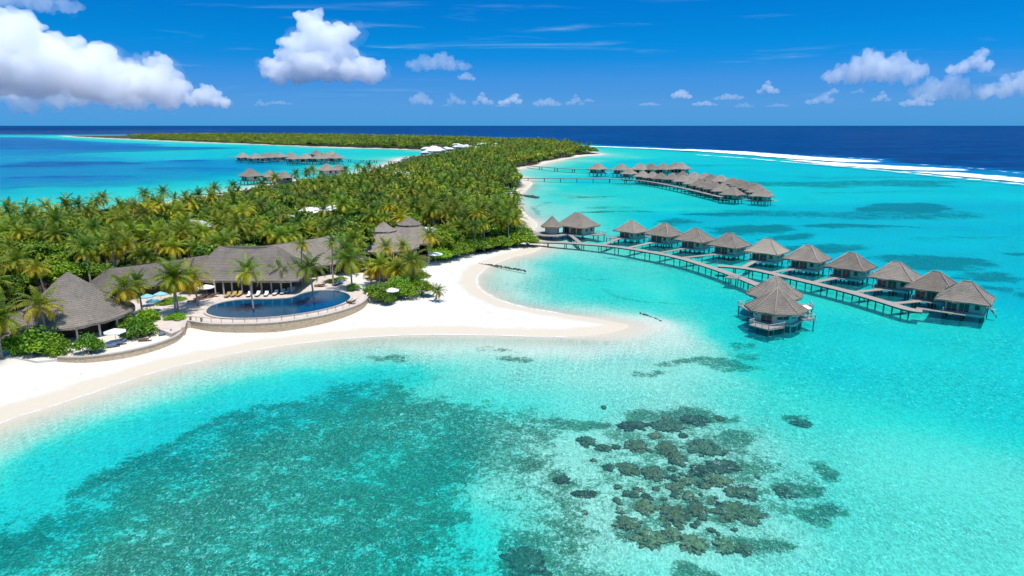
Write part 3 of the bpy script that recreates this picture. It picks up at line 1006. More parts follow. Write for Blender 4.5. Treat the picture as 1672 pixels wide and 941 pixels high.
def railing(parent, pts, z, h=0.95, name='railing', panel=True):
    mb = MB()
    for a, b in zip(pts[:-1], pts[1:]):
        n = max(1, int(math.dist(a, b) / 1.3))
        for k in range(n + 1):
            x, y = a[0] + (b[0] - a[0]) * k / n, a[1] + (b[1] - a[1]) * k / n
            mb.box((x, y, z + h / 2), (.08, .08, h))
        mb.beam((a[0], a[1], z + h), (b[0], b[1], z + h), .12, .07)
        for q in (.25, .5, .75):
            mb.beam((a[0], a[1], z + h * q), (b[0], b[1], z + h * q), .03, .04)
    return mb.build(name, M['post_pale'], parent)


def lounger_parts(root, cushion):
    f = MB()
    f.box((0, .35, .26), (.68, 1.3, .07))
    f.beam((0, -.28, .26), (0, -.85, .68), .68, .06)
    for s in (-1, 1):
        for y in (-.3, .9):
            f.box((s * .28, y, .12), (.06, .06, .24))
    f.build('frame', M['brown'], root)
    c = MB()
    c.box((0, .36, .335), (.62, 1.24, .08))
    c.beam((0, -.27, .34), (0, -.82, .75), .62, .08)
    c.build('cushion', M[cushion], root)


def make_villa(name, label, group, seed=1, roof='thatch'):
    root = empty(name, (0, 0, 0), 0, label, 'villa', group)
    rb = MB()
    ev = rect_ring(5.1, 4.7, 8)
    roof_rings(rb, ev, hip_tops(ev, .9), 4.0, 7.6, 9, .10, .07, .38, seed)
    ro = rb.build('roof', M[roof], root)
    cb_ = MB()
    for sx in (-1, 1):
        for sy in (-1, 1):
            pts = []
            for t in (0.02, .3, .6, 1.0):
                zt = t - .10 * math.sin(math.pi * t) * (1 - t)
                pts.append((sx * (5.1 + (.9 - 5.1) * t), sy * (4.7 + (.1 - 4.7) * t), 4.0 + 3.6 * zt + .03))
            cb_.tube(pts, [.13, .14, .15, .14], 6)
    cb_.tube([(-1.0, 0, 7.66), (1.0, 0, 7.66)], .17, 6)
    cb_.build('ridge_cap', M['thatch_cap'], ro, smooth=True)
    w = MB()
    w.box((0.35, 0.2, 2.75), (7.0, 6.2, 2.5))
    w.build('wall', M['wall'], root)
    # doors and side windows: front is -y, the sides +x and -x
    for x in (-1.9, 0.3):
        wall_window(root, (x, -2.9, 2.62), 1.9, 2.1, 0, -1, name='door')
    wall_window(root, (2.6, -2.9, 2.85), 1.0, 1.2, 0, -1)
    for y in (-.9, 1.6):
        wall_window(root, (3.85, y, 2.9), 1.0, 1.05, 1, 0)
        wall_window(root, (-3.15, y, 2.9), 1.0, 1.05, -1, 0)
    wall_window(root, (.6, 3.3, 2.6), 3.2, 2.0, 0, 1, name='door')
    d = MB()
    d.box((0.1, -0.1, 1.36), (8.0, 7.6, .26))
    d.box((0.1, -0.1, 1.08), (7.4, 7.0, .30))
    d.build('floor', M['wall_pale'], root)
    MB().box((-1.2, -4.55, 1.34), (4.2, 1.28, .16)).build('deck', M['deck'], root)
    MB().box((1.3, 5.1, 1.30), (6.0, 2.78, .18)).build('deck', M['deck'], root)
    railing(root, [(4.2, 3.8), (4.2, 6.4), (-1.6, 6.4)], 1.39)
    railing(root, [(-3.2, -4.0), (-3.2, -5.1)], 1.42)
    for x in (-3.2, 0.1, 3.5):
        for y in (-3.3, 0, 3.2):
            MB().tube([(x, y, -2.2), (x, y, 1.2)], .21, 8).build('stilt', M['post'], root)
    for x in (-1.2, 4.0):
        MB().tube([(x, 6.2, -2.2), (x, 6.2, 1.25)], .12, 6).build('stilt', M['post'], root)
    s = MB()
    for k in range(5):
        s.box((5.0 + .0, 5.2, 1.15 - .3 * k), (.9, .9, .05)) if k == 0 else s.box((4.6 + .25 * k, 5.2, 1.2 - .32 * k), (.26, .8, .05))
    s.beam((4.4, 4.8, 1.3), (5.9, 4.8, -.5), .06, .14)
    s.beam((4.4, 5.6, 1.3), (5.9, 5.6, -.5), .06, .14)
    s.build('steps', M['deck'], root)
    return root


def make_round_villa(name, label, group, seed=5):
    root = empty(name, (0, 0, 0), 0, label, 'villa', group)
    rb = MB()
    roof_rings(rb, round_ring(6.2, 40, 8), round_ring(.12, 40), 3.9, 8.0, 10, .10, .07, .4, seed)
    ro = rb.build('roof', M['thatch'], root)
    cb_ = MB()
    for k in range(8):
        a = 2 * math.pi * k / 8
        pts = []
        for t in (0.02, .3, .6, 1.0):
            zt = t - .10 * math.sin(math.pi * t) * (1 - t)
            rr = 6.2 * (1 - t) + .1 * t
            pts.append((rr * math.cos(a), rr * math.sin(a), 3.9 + 4.1 * zt + .02))
        cb_.tube(pts, [.10, .11, .12, .13], 6)
    cb_.tube([(0, 0, 7.8), (0, 0, 8.25)], [.3, .12], 8)
    cb_.build('ridge_cap', M['thatch_cap'], ro, smooth=True)
    r0 = 4.3
    oct_ = [(r0 * math.cos(2 * math.pi * (k) / 8), r0 * math.sin(2 * math.pi * (k) / 8)) for k in range(8)]
    MB().prism(oct_, 1.5, 3.95).build('wall', M['wall'], root)
    ap = r0 * math.cos(math.pi / 8)
    for k in range(8):
        a = 2 * math.pi * (k + .5) / 8
        nx, ny = math.cos(a), math.sin(a)
        if k in (4, 0):
            wall_window(root, (ap * nx, ap * ny, 2.6), 2.2, 2.0, nx, ny, name='door')
        else:
            wall_window(root, (ap * nx, ap * ny, 2.95), 2.3, 1.2, nx, ny, 'glass' if k != 6 else 'teal')
    f8 = [(5.0 * math.cos(2 * math.pi * k / 8), 5.0 * math.sin(2 * math.pi * k / 8)) for k in range(8)]
    fl = MB().prism(f8, 1.22, 1.5)
    fl.build('floor', M['post_pale'], root)
    # the left deck towards the viewer and the right deck
    d = MB()
    dl = [(-4.5, -.2), (-7.9, -1.4), (-6.8, -5.6), (-2.6, -5.4), (-2.2, -4.5)]
    dr = [(4.2, .2), (4.0, -2.8), (7.4, -3.4), (8.0, .6)]
    MB().prism(dl, 1.24, 1.46).build('deck', M['deck'], root)
    MB().prism(dr, 1.24, 1.46).build('deck', M['deck'], root)
    railing(root, dl, 1.46)
    railing(root, dr, 1.46)
    for p in dl[1:4] + dr[1:] + [(-4.4, -3.6)]:
        MB().tube([(p[0] * .97, p[1] * .97, -2.2), (p[0] * .97, p[1] * .97, 1.25)], .14, 7).build('stilt', M['post'], root)
    for k in range(8):
        a = 2 * math.pi * k / 8
        MB().tube([(4.3 * math.cos(a), 4.3 * math.sin(a), -2.2), (4.3 * math.cos(a), 4.3 * math.sin(a), 1.25)], .16, 7).build('stilt', M['post_pale'] if k in (5, 6, 7) else M['post'], root)
    return root


def place(o, loc, rz=0.0, scale=1.0, label=None, group=None):
    o.location = loc
    o.rotation_euler = (0, 0, rz)
    o.scale = (scale,) * 3
    if label:
        o['label'] = label
    if group:
        o['group'] = group
    return o


VILLAS = [(1032, 359, -48, 'thatched stilt villa at the island end of the near row, next after the gap'),
          (1085, 365, -46, 'second thatched stilt villa from the island end of the near row'),
          (1136, 373, -45, 'third thatched stilt villa from the island end of the near row'),
          (1192, 381, -45, 'fourth thatched stilt villa from the island end of the near row'),
          (1254, 390, -44, 'stilt villa with the palest thatched roof in the near row'),
          (1320, 401, -44, 'stilt villa with brown thatch just beyond the palest roofed villa'),
          (1391, 413, -43, 'fourth stilt villa from the seaward end of the near row'),
          (1464, 428, -42, 'third stilt villa from the seaward end of the near row'),
          (1529, 444, -40, 'stilt villa whose roof is overlapped by the last villa of the row'),
          (1580, 460, -38, 'last thatched stilt villa at the seaward end of the boardwalk')]
villa_proto = make_villa('overwater_villa', VILLAS[0][3], 'near row of overwater villas')
VPOS = []
APEX = 7.6
vmesh_pale = None
for i, (px, py, rz, lab) in enumerate(VILLAS):
    o = villa_proto if i == 0 else copy_tree(villa_proto)
    p = G(px, py, APEX)
    rz += random.uniform(-4, 4)
    place(o, (p.x, p.y, 0), R(rz), 1.0 if i else .95, lab)
    VPOS.append((p.x, p.y, R(rz)))
    if i == 4:
        for ch in KIDS[o.name]:
            if ch.name.startswith('roof'):
                ch.data = ch.data.copy()
                ch.data.materials[0] = M['thatch_pale']
# the near pair with eight sided roofs
rv = make_round_villa('round_overwater_villa', 'eight sided thatched villa nearest the camera with railed decks on both sides', 'pair of eight sided overwater villas')
p = G(1270, 470, 8.0)
place(rv, (p.x, p.y, 0), R(22.5))
rv2 = copy_tree(rv)
p2 = G(1267, 450, 8.0)
place(rv2, (p2.x, p2.y, 0), R(-6), 1.0, 'eight sided thatched villa partly hidden behind the nearest villa at the boardwalk end')
# reception house on stilts
root = empty('stilt_reception', (0, 0, 0), R(-40), 'double roofed thatched reception house on stilts at the island end of the jetty', 'reception')
pr = G(943, 347, 9.0)
root.location = (pr.x, pr.y, 0)
rb = MB()
ev = rect_ring(6.6, 5.6, 8)
roof_rings(rb, ev, hip_tops(ev, 1.2), 4.4, 9.0, 9, .10, .08, .4, 21)
rb.build('roof', M['thatch'], root)
ev = round_ring(4.2, 32)
rb = MB()
roof_rings(rb, [(x - 6.6, y - 6.6) for x, y in ev], [(x * .02 - 6.6, y * .02 - 6.6) for x, y in ev], 4.2, 7.8, 9, .10, .07, .35, 22)
rb.build('roof', M['thatch'], root)
MB().box((.4, .4, 3.0), (9.0, 7.6, 2.9)).build('wall', M['wall'], root)
MB().prism([(x * .62 - 6.6, y * .62 - 6.6) for x, y in ev], 1.5, 4.2).build('wall', M['wall_pale'], root)
for x in (-2.2, .8, 3.4):
    wall_window(root, (x, -3.4, 2.8), 2.0, 2.2, 0, -1, name='door')
for y in (-1.2, 2):
    wall_window(root, (4.9, y, 3.0), 1.3, 1.3, 1, 0)
MB().box((.2, .2, 1.36), (10.6, 9.4, .26)).build('floor', M['wall_pale'], root)
MB().prism([(-6.6 + 6.2 * math.cos(a), -7.4 + 6.2 * math.sin(a)) for a in np.linspace(R(150), R(400), 18)], 1.2, 1.42).build('deck', M['deck'], root)
MB().box((7.6, 2, 1.3), (4.2, 5, .2)).build('deck', M['deck'], root)
railing(root, [(5.6, 4.4), (9.6, 4.4), (9.6, -.4), (5.6, -.4)], 1.4)
for x, y in [(-4, -3.4), (-4, 4), (0, 4), (4.6, 4), (4.6, -3.4), (0, -3.4), (9.2, 4), (9.2, 0), (-11.5, -7), (-9, -11), (-5.5, -12.6), (-2, -10.5), (-7, -6.5)]:
    MB().tube([(x, y, -2.2), (x, y, 1.25)], .18, 7).build('stilt', M['post'], root)


# ------------------------------------------------------------------ boardwalks
def boardwalk(name, pts, width, z, label, spurs=(), step=5.5, group=None, postmat='post', cat='boardwalk', smooth=5, post_r=.15):
    pts = smooth_poly(pts, smooth, False)
    # even spacing
    P = [Vector((x, y, 0)) for x, y in pts]
    root = empty(name, (0, 0, 0), 0, label, cat, group)
    o0 = P[0].copy()
    root.location = (o0.x, o0.y, 0)

    def ribbon(mb, Q, wd, zt, th):
        n = len(Q)
        L, Rr = [], []
        for i, q in enumerate(Q):
            d = (Q[min(i + 1, n - 1)] - Q[max(i - 1, 0)]).normalized()
            s = Vector((-d.y, d.x, 0)) * wd / 2
            L.append(q + s - o0)
            Rr.append(q - s - o0)
        vs = []
        for a, b in zip(L, Rr):
            vs += [(a.x, a.y, zt), (b.x, b.y, zt), (b.x, b.y, zt - th), (a.x, a.y, zt - th)]
        fs = []
        for i in range(n - 1):
            for k in range(4):
                fs.append((i * 4 + k, i * 4 + (k + 1) % 4, (i + 1) * 4 + (k + 1) % 4, (i + 1) * 4 + k))
        fs += [(3, 2, 1, 0), tuple((n - 1) * 4 + k for k in range(4))]
        mb.add(vs, fs)
        return L, Rr
    mb = MB()
    ribbon(mb, P, width, z, .14)
    mb.build('deck', M['deck'], root)
    bm_ = MB()
    for s in (-1, 1):
        Q = []
        for i, q in enumerate(P):
            d = (P[min(i + 1, len(P) - 1)] - P[max(i - 1, 0)]).normalized()
            Q.append(q + Vector((-d.y, d.x, 0)) * s * (width / 2 - .22))
        ribbon(bm_, Q, .16, z - .142, .26)
    bm_.build('beam', M['post'], root)
    # posts in pairs
    acc, last, cnt = step, P[0], 0
    for i in range(1, len(P)):
        seg = (P[i] - P[i - 1])
        L = seg.length
        t = 0.0
        while acc <= L - t + 1e-6:
            t += acc
            q = P[i - 1] + seg.normalized() * t
            d = seg.normalized()
            sd_ = Vector((-d.y, d.x, 0))
            if cnt < 98:
                for s in (-1, 1):
                    a = q + sd_ * s * (width / 2 - .12) - o0
                    MB().tube([(a.x, a.y, -2.3), (a.x, a.y, z - .01)], post_r, 6).build('post', M[postmat], root)
                    cnt += 1
            acc = step
        acc -= (L - t)
    for a, b in spurs:
        m2 = MB()
        A, B = Vector((a[0], a[1], 0)), Vector((b[0], b[1], 0))
        ribbon(m2, [A, (A + B) / 2, B], 1.5, z - .006, .14)
        m2.build('spur', M['deck'], root)
        n = max(1, int((B - A).length / 4))
        d = (B - A).normalized()
        for k in range(1, n + 1):
            if cnt < 98:
                q = A + (B - A) * (k / (n + .3)) - o0
                MB().tube([(q.x, q.y, -2.3), (q.x, q.y, z - .1)], .13, 6).build('post', M[postmat], root)
                cnt += 1
    return root, P


def nearest(P, x, y):
    q = min(P, key=lambda a: (a.x - x) ** 2 + (a.y - y) ** 2)
    return (q.x, q.y)


DZ = 1.5


def villa_front(i):
    x, y, rz = VPOS[i]
    lx, ly = -1.2, -4.9
    return (x + lx * math.cos(rz) - ly * math.sin(rz), y + lx * math.sin(rz) + ly * math.cos(rz))


def dense(pts):
    return [Vector((x, y, 0)) for x, y in smooth_poly(pts, 8, False)]


JET1 = Gp([(866, 395), (900, 395.5), (935, 397), (1000, 402), (1060, 411), (1110, 421), (1160, 436), (1200, 450), (1240, 466)], DZ)
D1 = dense(JET1)
sp1 = []
for i in (0, 1, 2, 3):
    f = villa_front(i)
    sp1.append((nearest(D1, *f), f))
rp = G(922, 376, DZ)
boardwalk('boardwalk', JET1, 2.6, DZ, 'long curving timber jetty from the island to the eight sided villas',
          sp1 + [(nearest(D1, G(945, 398, DZ).x, G(945, 398, DZ).y), (rp.x, rp.y))], step=6.0, group='timber boardwalks of the near villas')
JET2 = Gp([(1172, 434), (1200, 436), (1236, 441), (1298, 455), (1374, 473), (1435, 490), (1481, 504), (1506, 508)], DZ)
D2 = dense(JET2)
sp2 = []
for i in range(4, 9):
    f = villa_front(i)
    sp2.append((nearest(D2, *f), f))
f9 = villa_front(9)
sp2.append((tuple(G(1496, 503, DZ)[:2]), f9))
boardwalk('boardwalk', JET2, 2.6, DZ + .02, 'straight timber boardwalk serving the seaward half of the near villas', sp2, step=4.6, group='timber boardwalks of the near villas')
JET3 = Gp([(836, 291), (870, 291), (930, 291.2), (1000, 292), (1040, 294), (1075, 299), (1110, 306), (1145, 314), (1180, 322), (1205, 325)], 2.0)
boardwalk('boardwalk', JET3, 3.0, 2.0, 'pale distant jetty running level from the beach to the far double row of villas', (), step=12, group='distant jetties', post_r=.3)
JET4 = Gp([(860, 270.5), (900, 273.5), (950, 276.5), (1010, 277.5), (1060, 276), (1105, 274)], 2.0)
boardwalk('boardwalk', JET4, 3.4, 2.0, 'farthest jetty on the right serving the short row of huts', (), step=22, group='distant jetties', post_r=.4)
JET5 = Gp([(372, 256.5), (420, 257.5), (480, 258), (540, 259), (600, 261.5), (650, 263.5)], 2.0)
boardwalk('boardwalk', JET5, 3.4, 2.0, 'distant jetty in the left lagoon below the far villas', (), step=22, group='distant jetties', post_r=.4)


# small open platform beside the boardwalk
def platform(px, py, label):
    p = G(px, py, 1.4)
    r = empty('water_platform', (p.x, p.y, 0), R(-35), label, 'platform')
    MB().box((0, 0, 1.3), (3.6, 3.2, .2)).build('deck', M['deck'], r)
    railing(r, [(-1.7, -1.5), (1.7, -1.5), (1.7, 1.5)], 1.4)
    for x in (-1.6, 1.6):
        for y in (-1.4, 1.4):
            MB().tube([(x, y, -2), (x, y, 1.2)], .12, 6).build('leg', M['post'], r)


platform(1198, 453, 'small square railed platform on legs beside the curving jetty')
platform(1000, 388, 'small timber platform on legs beside the villa nearest the island')


# ------------------------------------------------------------------ far villas (smaller copies with fewer parts)
def make_far_villa(name, label, group):
    root = empty(name, (0, 0, 0), 0, label, 'villa', group)
    rb = MB()
    ev = rect_ring(5.4, 5.0, 4)
    roof_rings(rb, ev, hip_tops(ev, .8), 4.0, 8.0, 5, .12, .1, .4, 31)
    rb.build('roof', M['thatch'], root)
    w = MB()
    w.box((0, 0, 2.75), (7.4, 6.8, 2.5))
    for x in (-2, .6):
        w.box((x, -3.42, 2.6), (1.8, .06, 2.0), 0, 1)
    w.box((3.72, .5, 2.9), (.06, 1.6, 1.2), 0, 1)
    w.box((-3.72, .5, 2.9), (.06, 1.6, 1.2), 0, 1)
    w.build('wall', [M['wall'], M['glass']], root)
    d = MB()
    d.box((0, -.4, 1.35), (8.6, 9.2, .28))
    d.build('deck', M['deck'], root)
    MB().box((4.6, 5.0, 1.3), (3.2, 3.2, .2)).build('deck', M['deck'], root)
    s = MB()
    for x in (-3.6, 0, 3.6):
        for y in (-4, 0, 3.6):
            s.tube([(x, y, -2.2), (x, y, 1.2)], .22, 5)
    s.build('stilts', M['post'], root)
    return root


FARV = {
    'far double row of villas on the right': [
        (1028, 275), (1050, 279), (1066, 280.5), (1080, 282), (1098, 283), (1116, 286), (1133, 289.5), (1143, 292), (1156, 294.5), (1168, 297), (1181, 300), (1197, 305),
        (1115, 280), (1134, 281), (1151, 282.5), (1162, 284), (1178, 286), (1196, 289.5), (1209, 292.5), (1218, 295.5), (1232, 298), (1239, 301.5), (1245, 307)],
    'farthest short row of huts on the right': [(976, 266), (1015, 267), (1046, 266.5), (1063, 266.5), (1083, 266.3), (1103, 265), (1113, 265.5)],
    'far villas in the left lagoon': [(396, 249), (416, 250), (432, 249.3), (443, 249), (456, 248.6), (474, 248.5), (480, 251), (499, 250.4), (516, 245), (520, 250.6), (533, 249), (541, 246.5), (548, 250)],
    'nearer villas off the left beach': [(408, 275), (440, 278), (463, 279.5), (533, 267), (552, 268.2)],
}
UNIQ = {
    ('far double row of villas on the right', 0): 'first far villa where the level jetty reaches the double row',
    ('far double row of villas on the right', 11): 'far stilt villa nearest the camera in the double row, left of the two end villas',
    ('far double row of villas on the right', 22): 'far stilt villa at the right hand end of the double row',
    ('nearer villas off the left beach', 0): 'leftmost thatched villa off the left beach above the palms',
    ('nearer villas off the left beach', 1): 'middle thatched villa of three off the left beach',
    ('nearer villas off the left beach', 2): 'third thatched villa off the left beach, partly behind trees',
    ('nearer villas off the left beach', 3): 'left villa of the small pair beyond the left beach',
    ('nearer villas off the left beach', 4): 'right villa of the small pair beyond the left beach',
    ('farthest short row of huts on the right', 0): 'leftmost hut in the farthest row on the right',
    ('farthest short row of huts on the right', 6): 'rightmost hut in the farthest row on the right',
    ('far villas in the left lagoon', 0): 'leftmost brown roofed villa in the far left lagoon',
    ('far villas in the left lagoon', 12): 'rightmost villa of the far left lagoon group',
}
GENERIC = {
    'far double row of villas on the right': 'small grey thatched stilt villa inside the far double row',
    'farthest short row of huts on the right': 'tiny thatched hut inside the farthest row on the right',
    'far villas in the left lagoon': 'tiny brown roofed villa inside the far left lagoon group',
}
far_proto = None
for grp, lst in FARV.items():
    for i, (px, py) in enumerate(lst):
        lab = UNIQ.get((grp, i), GENERIC.get(grp, 'small thatched stilt villa far off'))
        if far_proto is None:
            far_proto = make_far_villa('distant_overwater_villa', lab, grp)
            o = far_proto
        else:
            o = copy_tree(far_proto)
        sc = {'far double row of villas on the right': 1.0, 'farthest short row of huts on the right': 1.25, 'far villas in the left lagoon': 1.35, 'nearer villas off the left beach': 1.3}[grp]
        if (grp, i) in (('nearer villas off the left beach', 1), ('nearer villas off the left beach', 2), ('nearer villas off the left beach', 4)):
            sc *= .85
        p = G(px, py, 8.0 * sc)
        place(o, (p.x, p.y, 0), R(-42 + random.uniform(-6, 6)), sc, lab, grp)


# ------------------------------------------------------------------ the resort on the point
TER = 2.25
TERRACE_PX = [(300, 536), (304, 527), (312, 526), (345, 529.5), (400, 530), (460, 526.5), (520, 517), (560, 507), (588, 496), (599, 486), (597, 474), (575, 462), (560, 455), (540, 446), (500, 450), (420, 466), (345, 464), (300, 470), (250, 480), (205, 492), (200, 510), (240, 530), (280, 545)]
TP = Gp(TERRACE_PX, TER)
tb = MB()
tb.prism(TP, 0.2, TER)
terrace = tb.build('terrace', M['pave'])
tag(terrace, kind='structure')


def wall_along(name, pts, z0, z1, th, label, capw=.18):
    root = empty(name, (pts[0][0], pts[0][1], 0), 0, label, 'wall')
    P = [Vector((x - pts[0][0], y - pts[0][1], 0)) for x, y in smooth_poly(pts, 4, False)]
    n = len(P)

    def rib(w, a, b):
        vs, fs = [], []
        for i, q in enumerate(P):
            d = (P[min(i + 1, n - 1)] - P[max(i - 1, 0)]).normalized()
            s = Vector((-d.y, d.x, 0)) * w / 2
            vs += [(q.x + s.x, q.y + s.y, b), (q.x - s.x, q.y - s.y, b), (q.x - s.x, q.y - s.y, a), (q.x + s.x, q.y + s.y, a)]
        for i in range(n - 1):
            for k in range(4):
                fs.append((i * 4 + k, i * 4 + (k + 1) % 4, (i + 1) * 4 + (k + 1) % 4, (i + 1) * 4 + k))
        fs += [(3, 2, 1, 0), tuple((n - 1) * 4 + k for k in range(4))]
        mb = MB()
        mb.add(vs, fs)
        return mb
    rib(th, z0, z1).build('stonework', M['stone'], root)
    rib(th + capw, z1 + .003, z1 + .13).build('coping', M['cope'], root)
    return root


wall_along('retaining_wall', Gp([(299, 537), (303, 527), (312, 525.6), (345, 529.8), (400, 530.3), (460, 527), (520, 517.6), (560, 507.6), (589, 496.4), (600, 486)], TER), 0.0, TER + .15, .5,
           'curved stone retaining wall below the swimming pool terrace')
TER2 = 1.45
PAV_PX = [(60, 590), (95, 586), (140, 586), (200, 578), (250, 566), (285, 553), (300, 541), (302, 532), (280, 520), (240, 512), (205, 498), (150, 500), (60, 520), (10, 550), (0, 580)]
t2 = MB().prism(Gp(PAV_PX, TER2), 0.2, TER2)
tag(t2.build('pavilion_terrace', rough_mat('sandy paving', (0.55, 0.48, 0.40), (0.74, 0.67, 0.58), .8, bump=.15, fine=4)), kind='structure')
wall_along('low_stone_wall', Gp([(95, 586), (140, 586), (200, 578), (250, 566), (285, 553), (299, 541), (302, 533)], TER2), 0.2, TER2 + .3, .5,
           'low curved stone wall in front of the big conical pavilion')

# swimming pool
POOL_PX = [(337, 509), (346, 500), (370, 493), (400, 489.5), (440, 489), (475, 486.5), (493, 480), (515, 475.5), (545, 475.5), (566, 480), (572, 487), (562, 495), (540, 503), (500, 511.5), (450, 518), (400, 520.5), (362, 519), (342, 514.5)]
PW = smooth_poly(Gp(POOL_PX, TER + .1), 4)
pc = (sum(p[0] for p in PW) / len(PW), sum(p[1] for p in PW) / len(PW))
pool = empty('swimming_pool', (pc[0], pc[1], TER), 0, 'deep blue kidney shaped swimming pool on the beach terrace', 'swimming pool')
rel = [(x - pc[0], y - pc[1]) for x, y in PW]


def offset_ring(poly, d):
    n = len(poly)
    o = []
    for i in range(n):
        a, b = Vector(poly[i - 1]), Vector(poly[(i + 1) % n])
        t = (b - a).normalized()
        o.append((poly[i][0] + t.y * d, poly[i][1] - t.x * d))
    return o


area = sum(rel[i - 1][0] * rel[i][1] - rel[i][0] * rel[i - 1][1] for i in range(len(rel)))
outer = offset_ring(rel, .55 if area > 0 else -.55)
cm = MB()
n = len(rel)
vs = [(x, y, .26) for x, y in rel] + [(x, y, .26) for x, y in outer] + [(x, y, .003) for x, y in outer] + [(x, y, .02) for x, y in rel]
fs = []
for i in range(n):
    j = (i + 1) % n
    fs += [(i, n + i, n + j, j), (n + i, 2 * n + i, 2 * n + j, n + j), (3 * n + i, i, j, 3 * n + j)]
cm.add(vs, fs)
cm.build('coping', M['cope'], pool)
m, nt = material('pool water')
geo = nd(nt, 'ShaderNodeNewGeometry')
pn = nd(nt, 'ShaderNodeTexNoise', Vector=geo.outputs['Position'], Scale=1.6, Detail=3)
pn2 = nd(nt, 'ShaderNodeTexNoise', Vector=geo.outputs['Position'], Scale=0.12, Detail=3)
pbmp = nd(nt, 'ShaderNodeBump', Strength=0.15, Distance=0.05, Height=pn.outputs[0])
pp = nd(nt, 'ShaderNodeBsdfPrincipled', Base__Color=mixc(nt, pn2.outputs[0], (0.0, 0.042, 0.095), (0.0, 0.072, 0.15)), Roughness=0.1, Normal=pbmp.outputs[0])
finish(nt, pp.outputs[0])
pm = MB()
pm.add([(x, y, .12) for x, y in rel], [tuple(range(n))])
pm.build('pool_water', m, pool)
# a low rail along the seaward edge of the pool terrace
rr = empty('terrace_railing', (0, 0, 0), 0, 'thin metal posts and rail along the seaward pool edge', 'railing')
rp_ = smooth_poly(Gp([(313, 523.5), (345, 526.5), (400, 527), (460, 523.5), (520, 514), (560, 503.5), (586, 493)], TER), 3, False)
rr.location = (rp_[0][0], rp_[0][1], TER)
rail = MB()
for a, b in zip(rp_[:-1], rp_[1:]):
    a_, b_ = (a[0] - rp_[0][0], a[1] - rp_[0][1]), (b[0] - rp_[0][0], b[1] - rp_[0][1])
    rail.beam((a_[0], a_[1], .85), (b_[0], b_[1], .85), .05, .05)
    MB().box((a_[0], a_[1], .43), (.07, .07, .84)).build('post', M['post'], rr)
rail.build('rail', M['post'], rr)


# conical pavilion on the left
def cone_building(name, c, z0, r, z_e, z_a, label, cat, seed, posts=14, tiers=None, wall_r=.7, sides=0, porch=None, rz=0):
    root = empty(name, (c[0], c[1], z0), rz, label, cat)
    rb = MB()
    if tiers:
        (r1, zlo, zhi) = tiers
        ev = round_ring(r, 44, sides)
        roof_rings(rb, ev, [(x * r1 * .8 / r, y * r1 * .8 / r) for x, y in ev], z_e - z0, zlo + .5 - z0, 8, .1, .09, .4, seed)
        ro = rb.build('roof', M['thatch'], root)
        rb = MB()
        ev = round_ring(r1, 36, sides)
        roof_rings(rb, ev, [(x * .02, y * .02) for x, y in ev], zlo - z0 + .55, z_a - z0, 8, .1, .08, .35, seed + 1)
        rb.build('roof_cap', M['thatch'], ro)
    else:
        ev = round_ring(r, 48, sides)
        roof_rings(rb, ev, [(x * .02, y * .02) for x, y in ev], z_e - z0, z_a - z0, 12, .10, .09, .45, seed)
        ro = rb.build('roof', M['thatch'], root)
    if porch:
        (dx, dy, pr_, ze, za) = porch
        rb = MB()
        ev = round_ring(pr_, 40)
        roof_rings(rb, [(x + dx, y + dy) for x, y in ev], [(x * .02 + dx, y * .02 + dy) for x, y in ev], ze - z0, za - z0, 10, .10, .08, .4, seed + 3)
        rb.build('porch_roof', M['thatch'], root)
    wr = r * wall_r
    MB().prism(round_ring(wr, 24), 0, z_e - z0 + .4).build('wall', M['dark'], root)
    for k in range(posts):
        a = 2 * math.pi * (k + .5) / posts
        MB().tube([(r * .90 * math.cos(a), r * .90 * math.sin(a), -.3), (r * .90 * math.cos(a), r * .90 * math.sin(a), z_e - z0)], .2, 8).build('post', M['post_pale'], root)
    return root


pv = G(110, 445, 12.6)
PAV = (pv.x, pv.y)
cone_building('conical_pavilion', PAV, TER2 + .02, 10.6, 4.5, 12.6, 'large conical thatched pavilion behind the low stone wall at left', 'pavilion', 41, 16, None, .62, 0, (1.6, -4.0, 7.0, 4.45, 10.6))
p1_ = G(626, 362, 12)
cone_building('thatched_pavilion', (p1_.x, p1_.y), 2.02, 10.6, 4.6, 12, 'round two tiered thatched pavilion in the palms, the nearer of two', 'pavilion', 45, 14, (3.8, 8.9, 12), .7)
p2_ = G(668, 354, 12)
cone_building('thatched_pavilion', (p2_.x, p2_.y), 2.02, 10.0, 4.8, 12, 'round two tiered thatched pavilion behind and right of its twin', 'pavilion', 47, 14, (3.9, 9.2, 12), .7)
p3_ = G(726, 336, 9.5)
cone_building('thatched_hut', (p3_.x, p3_.y), 2.0, 5.6, 5.0, 9.5, 'small lone thatched hut deep in the wood behind the pavilions', 'hut', 49, 8, None, .75, 6)


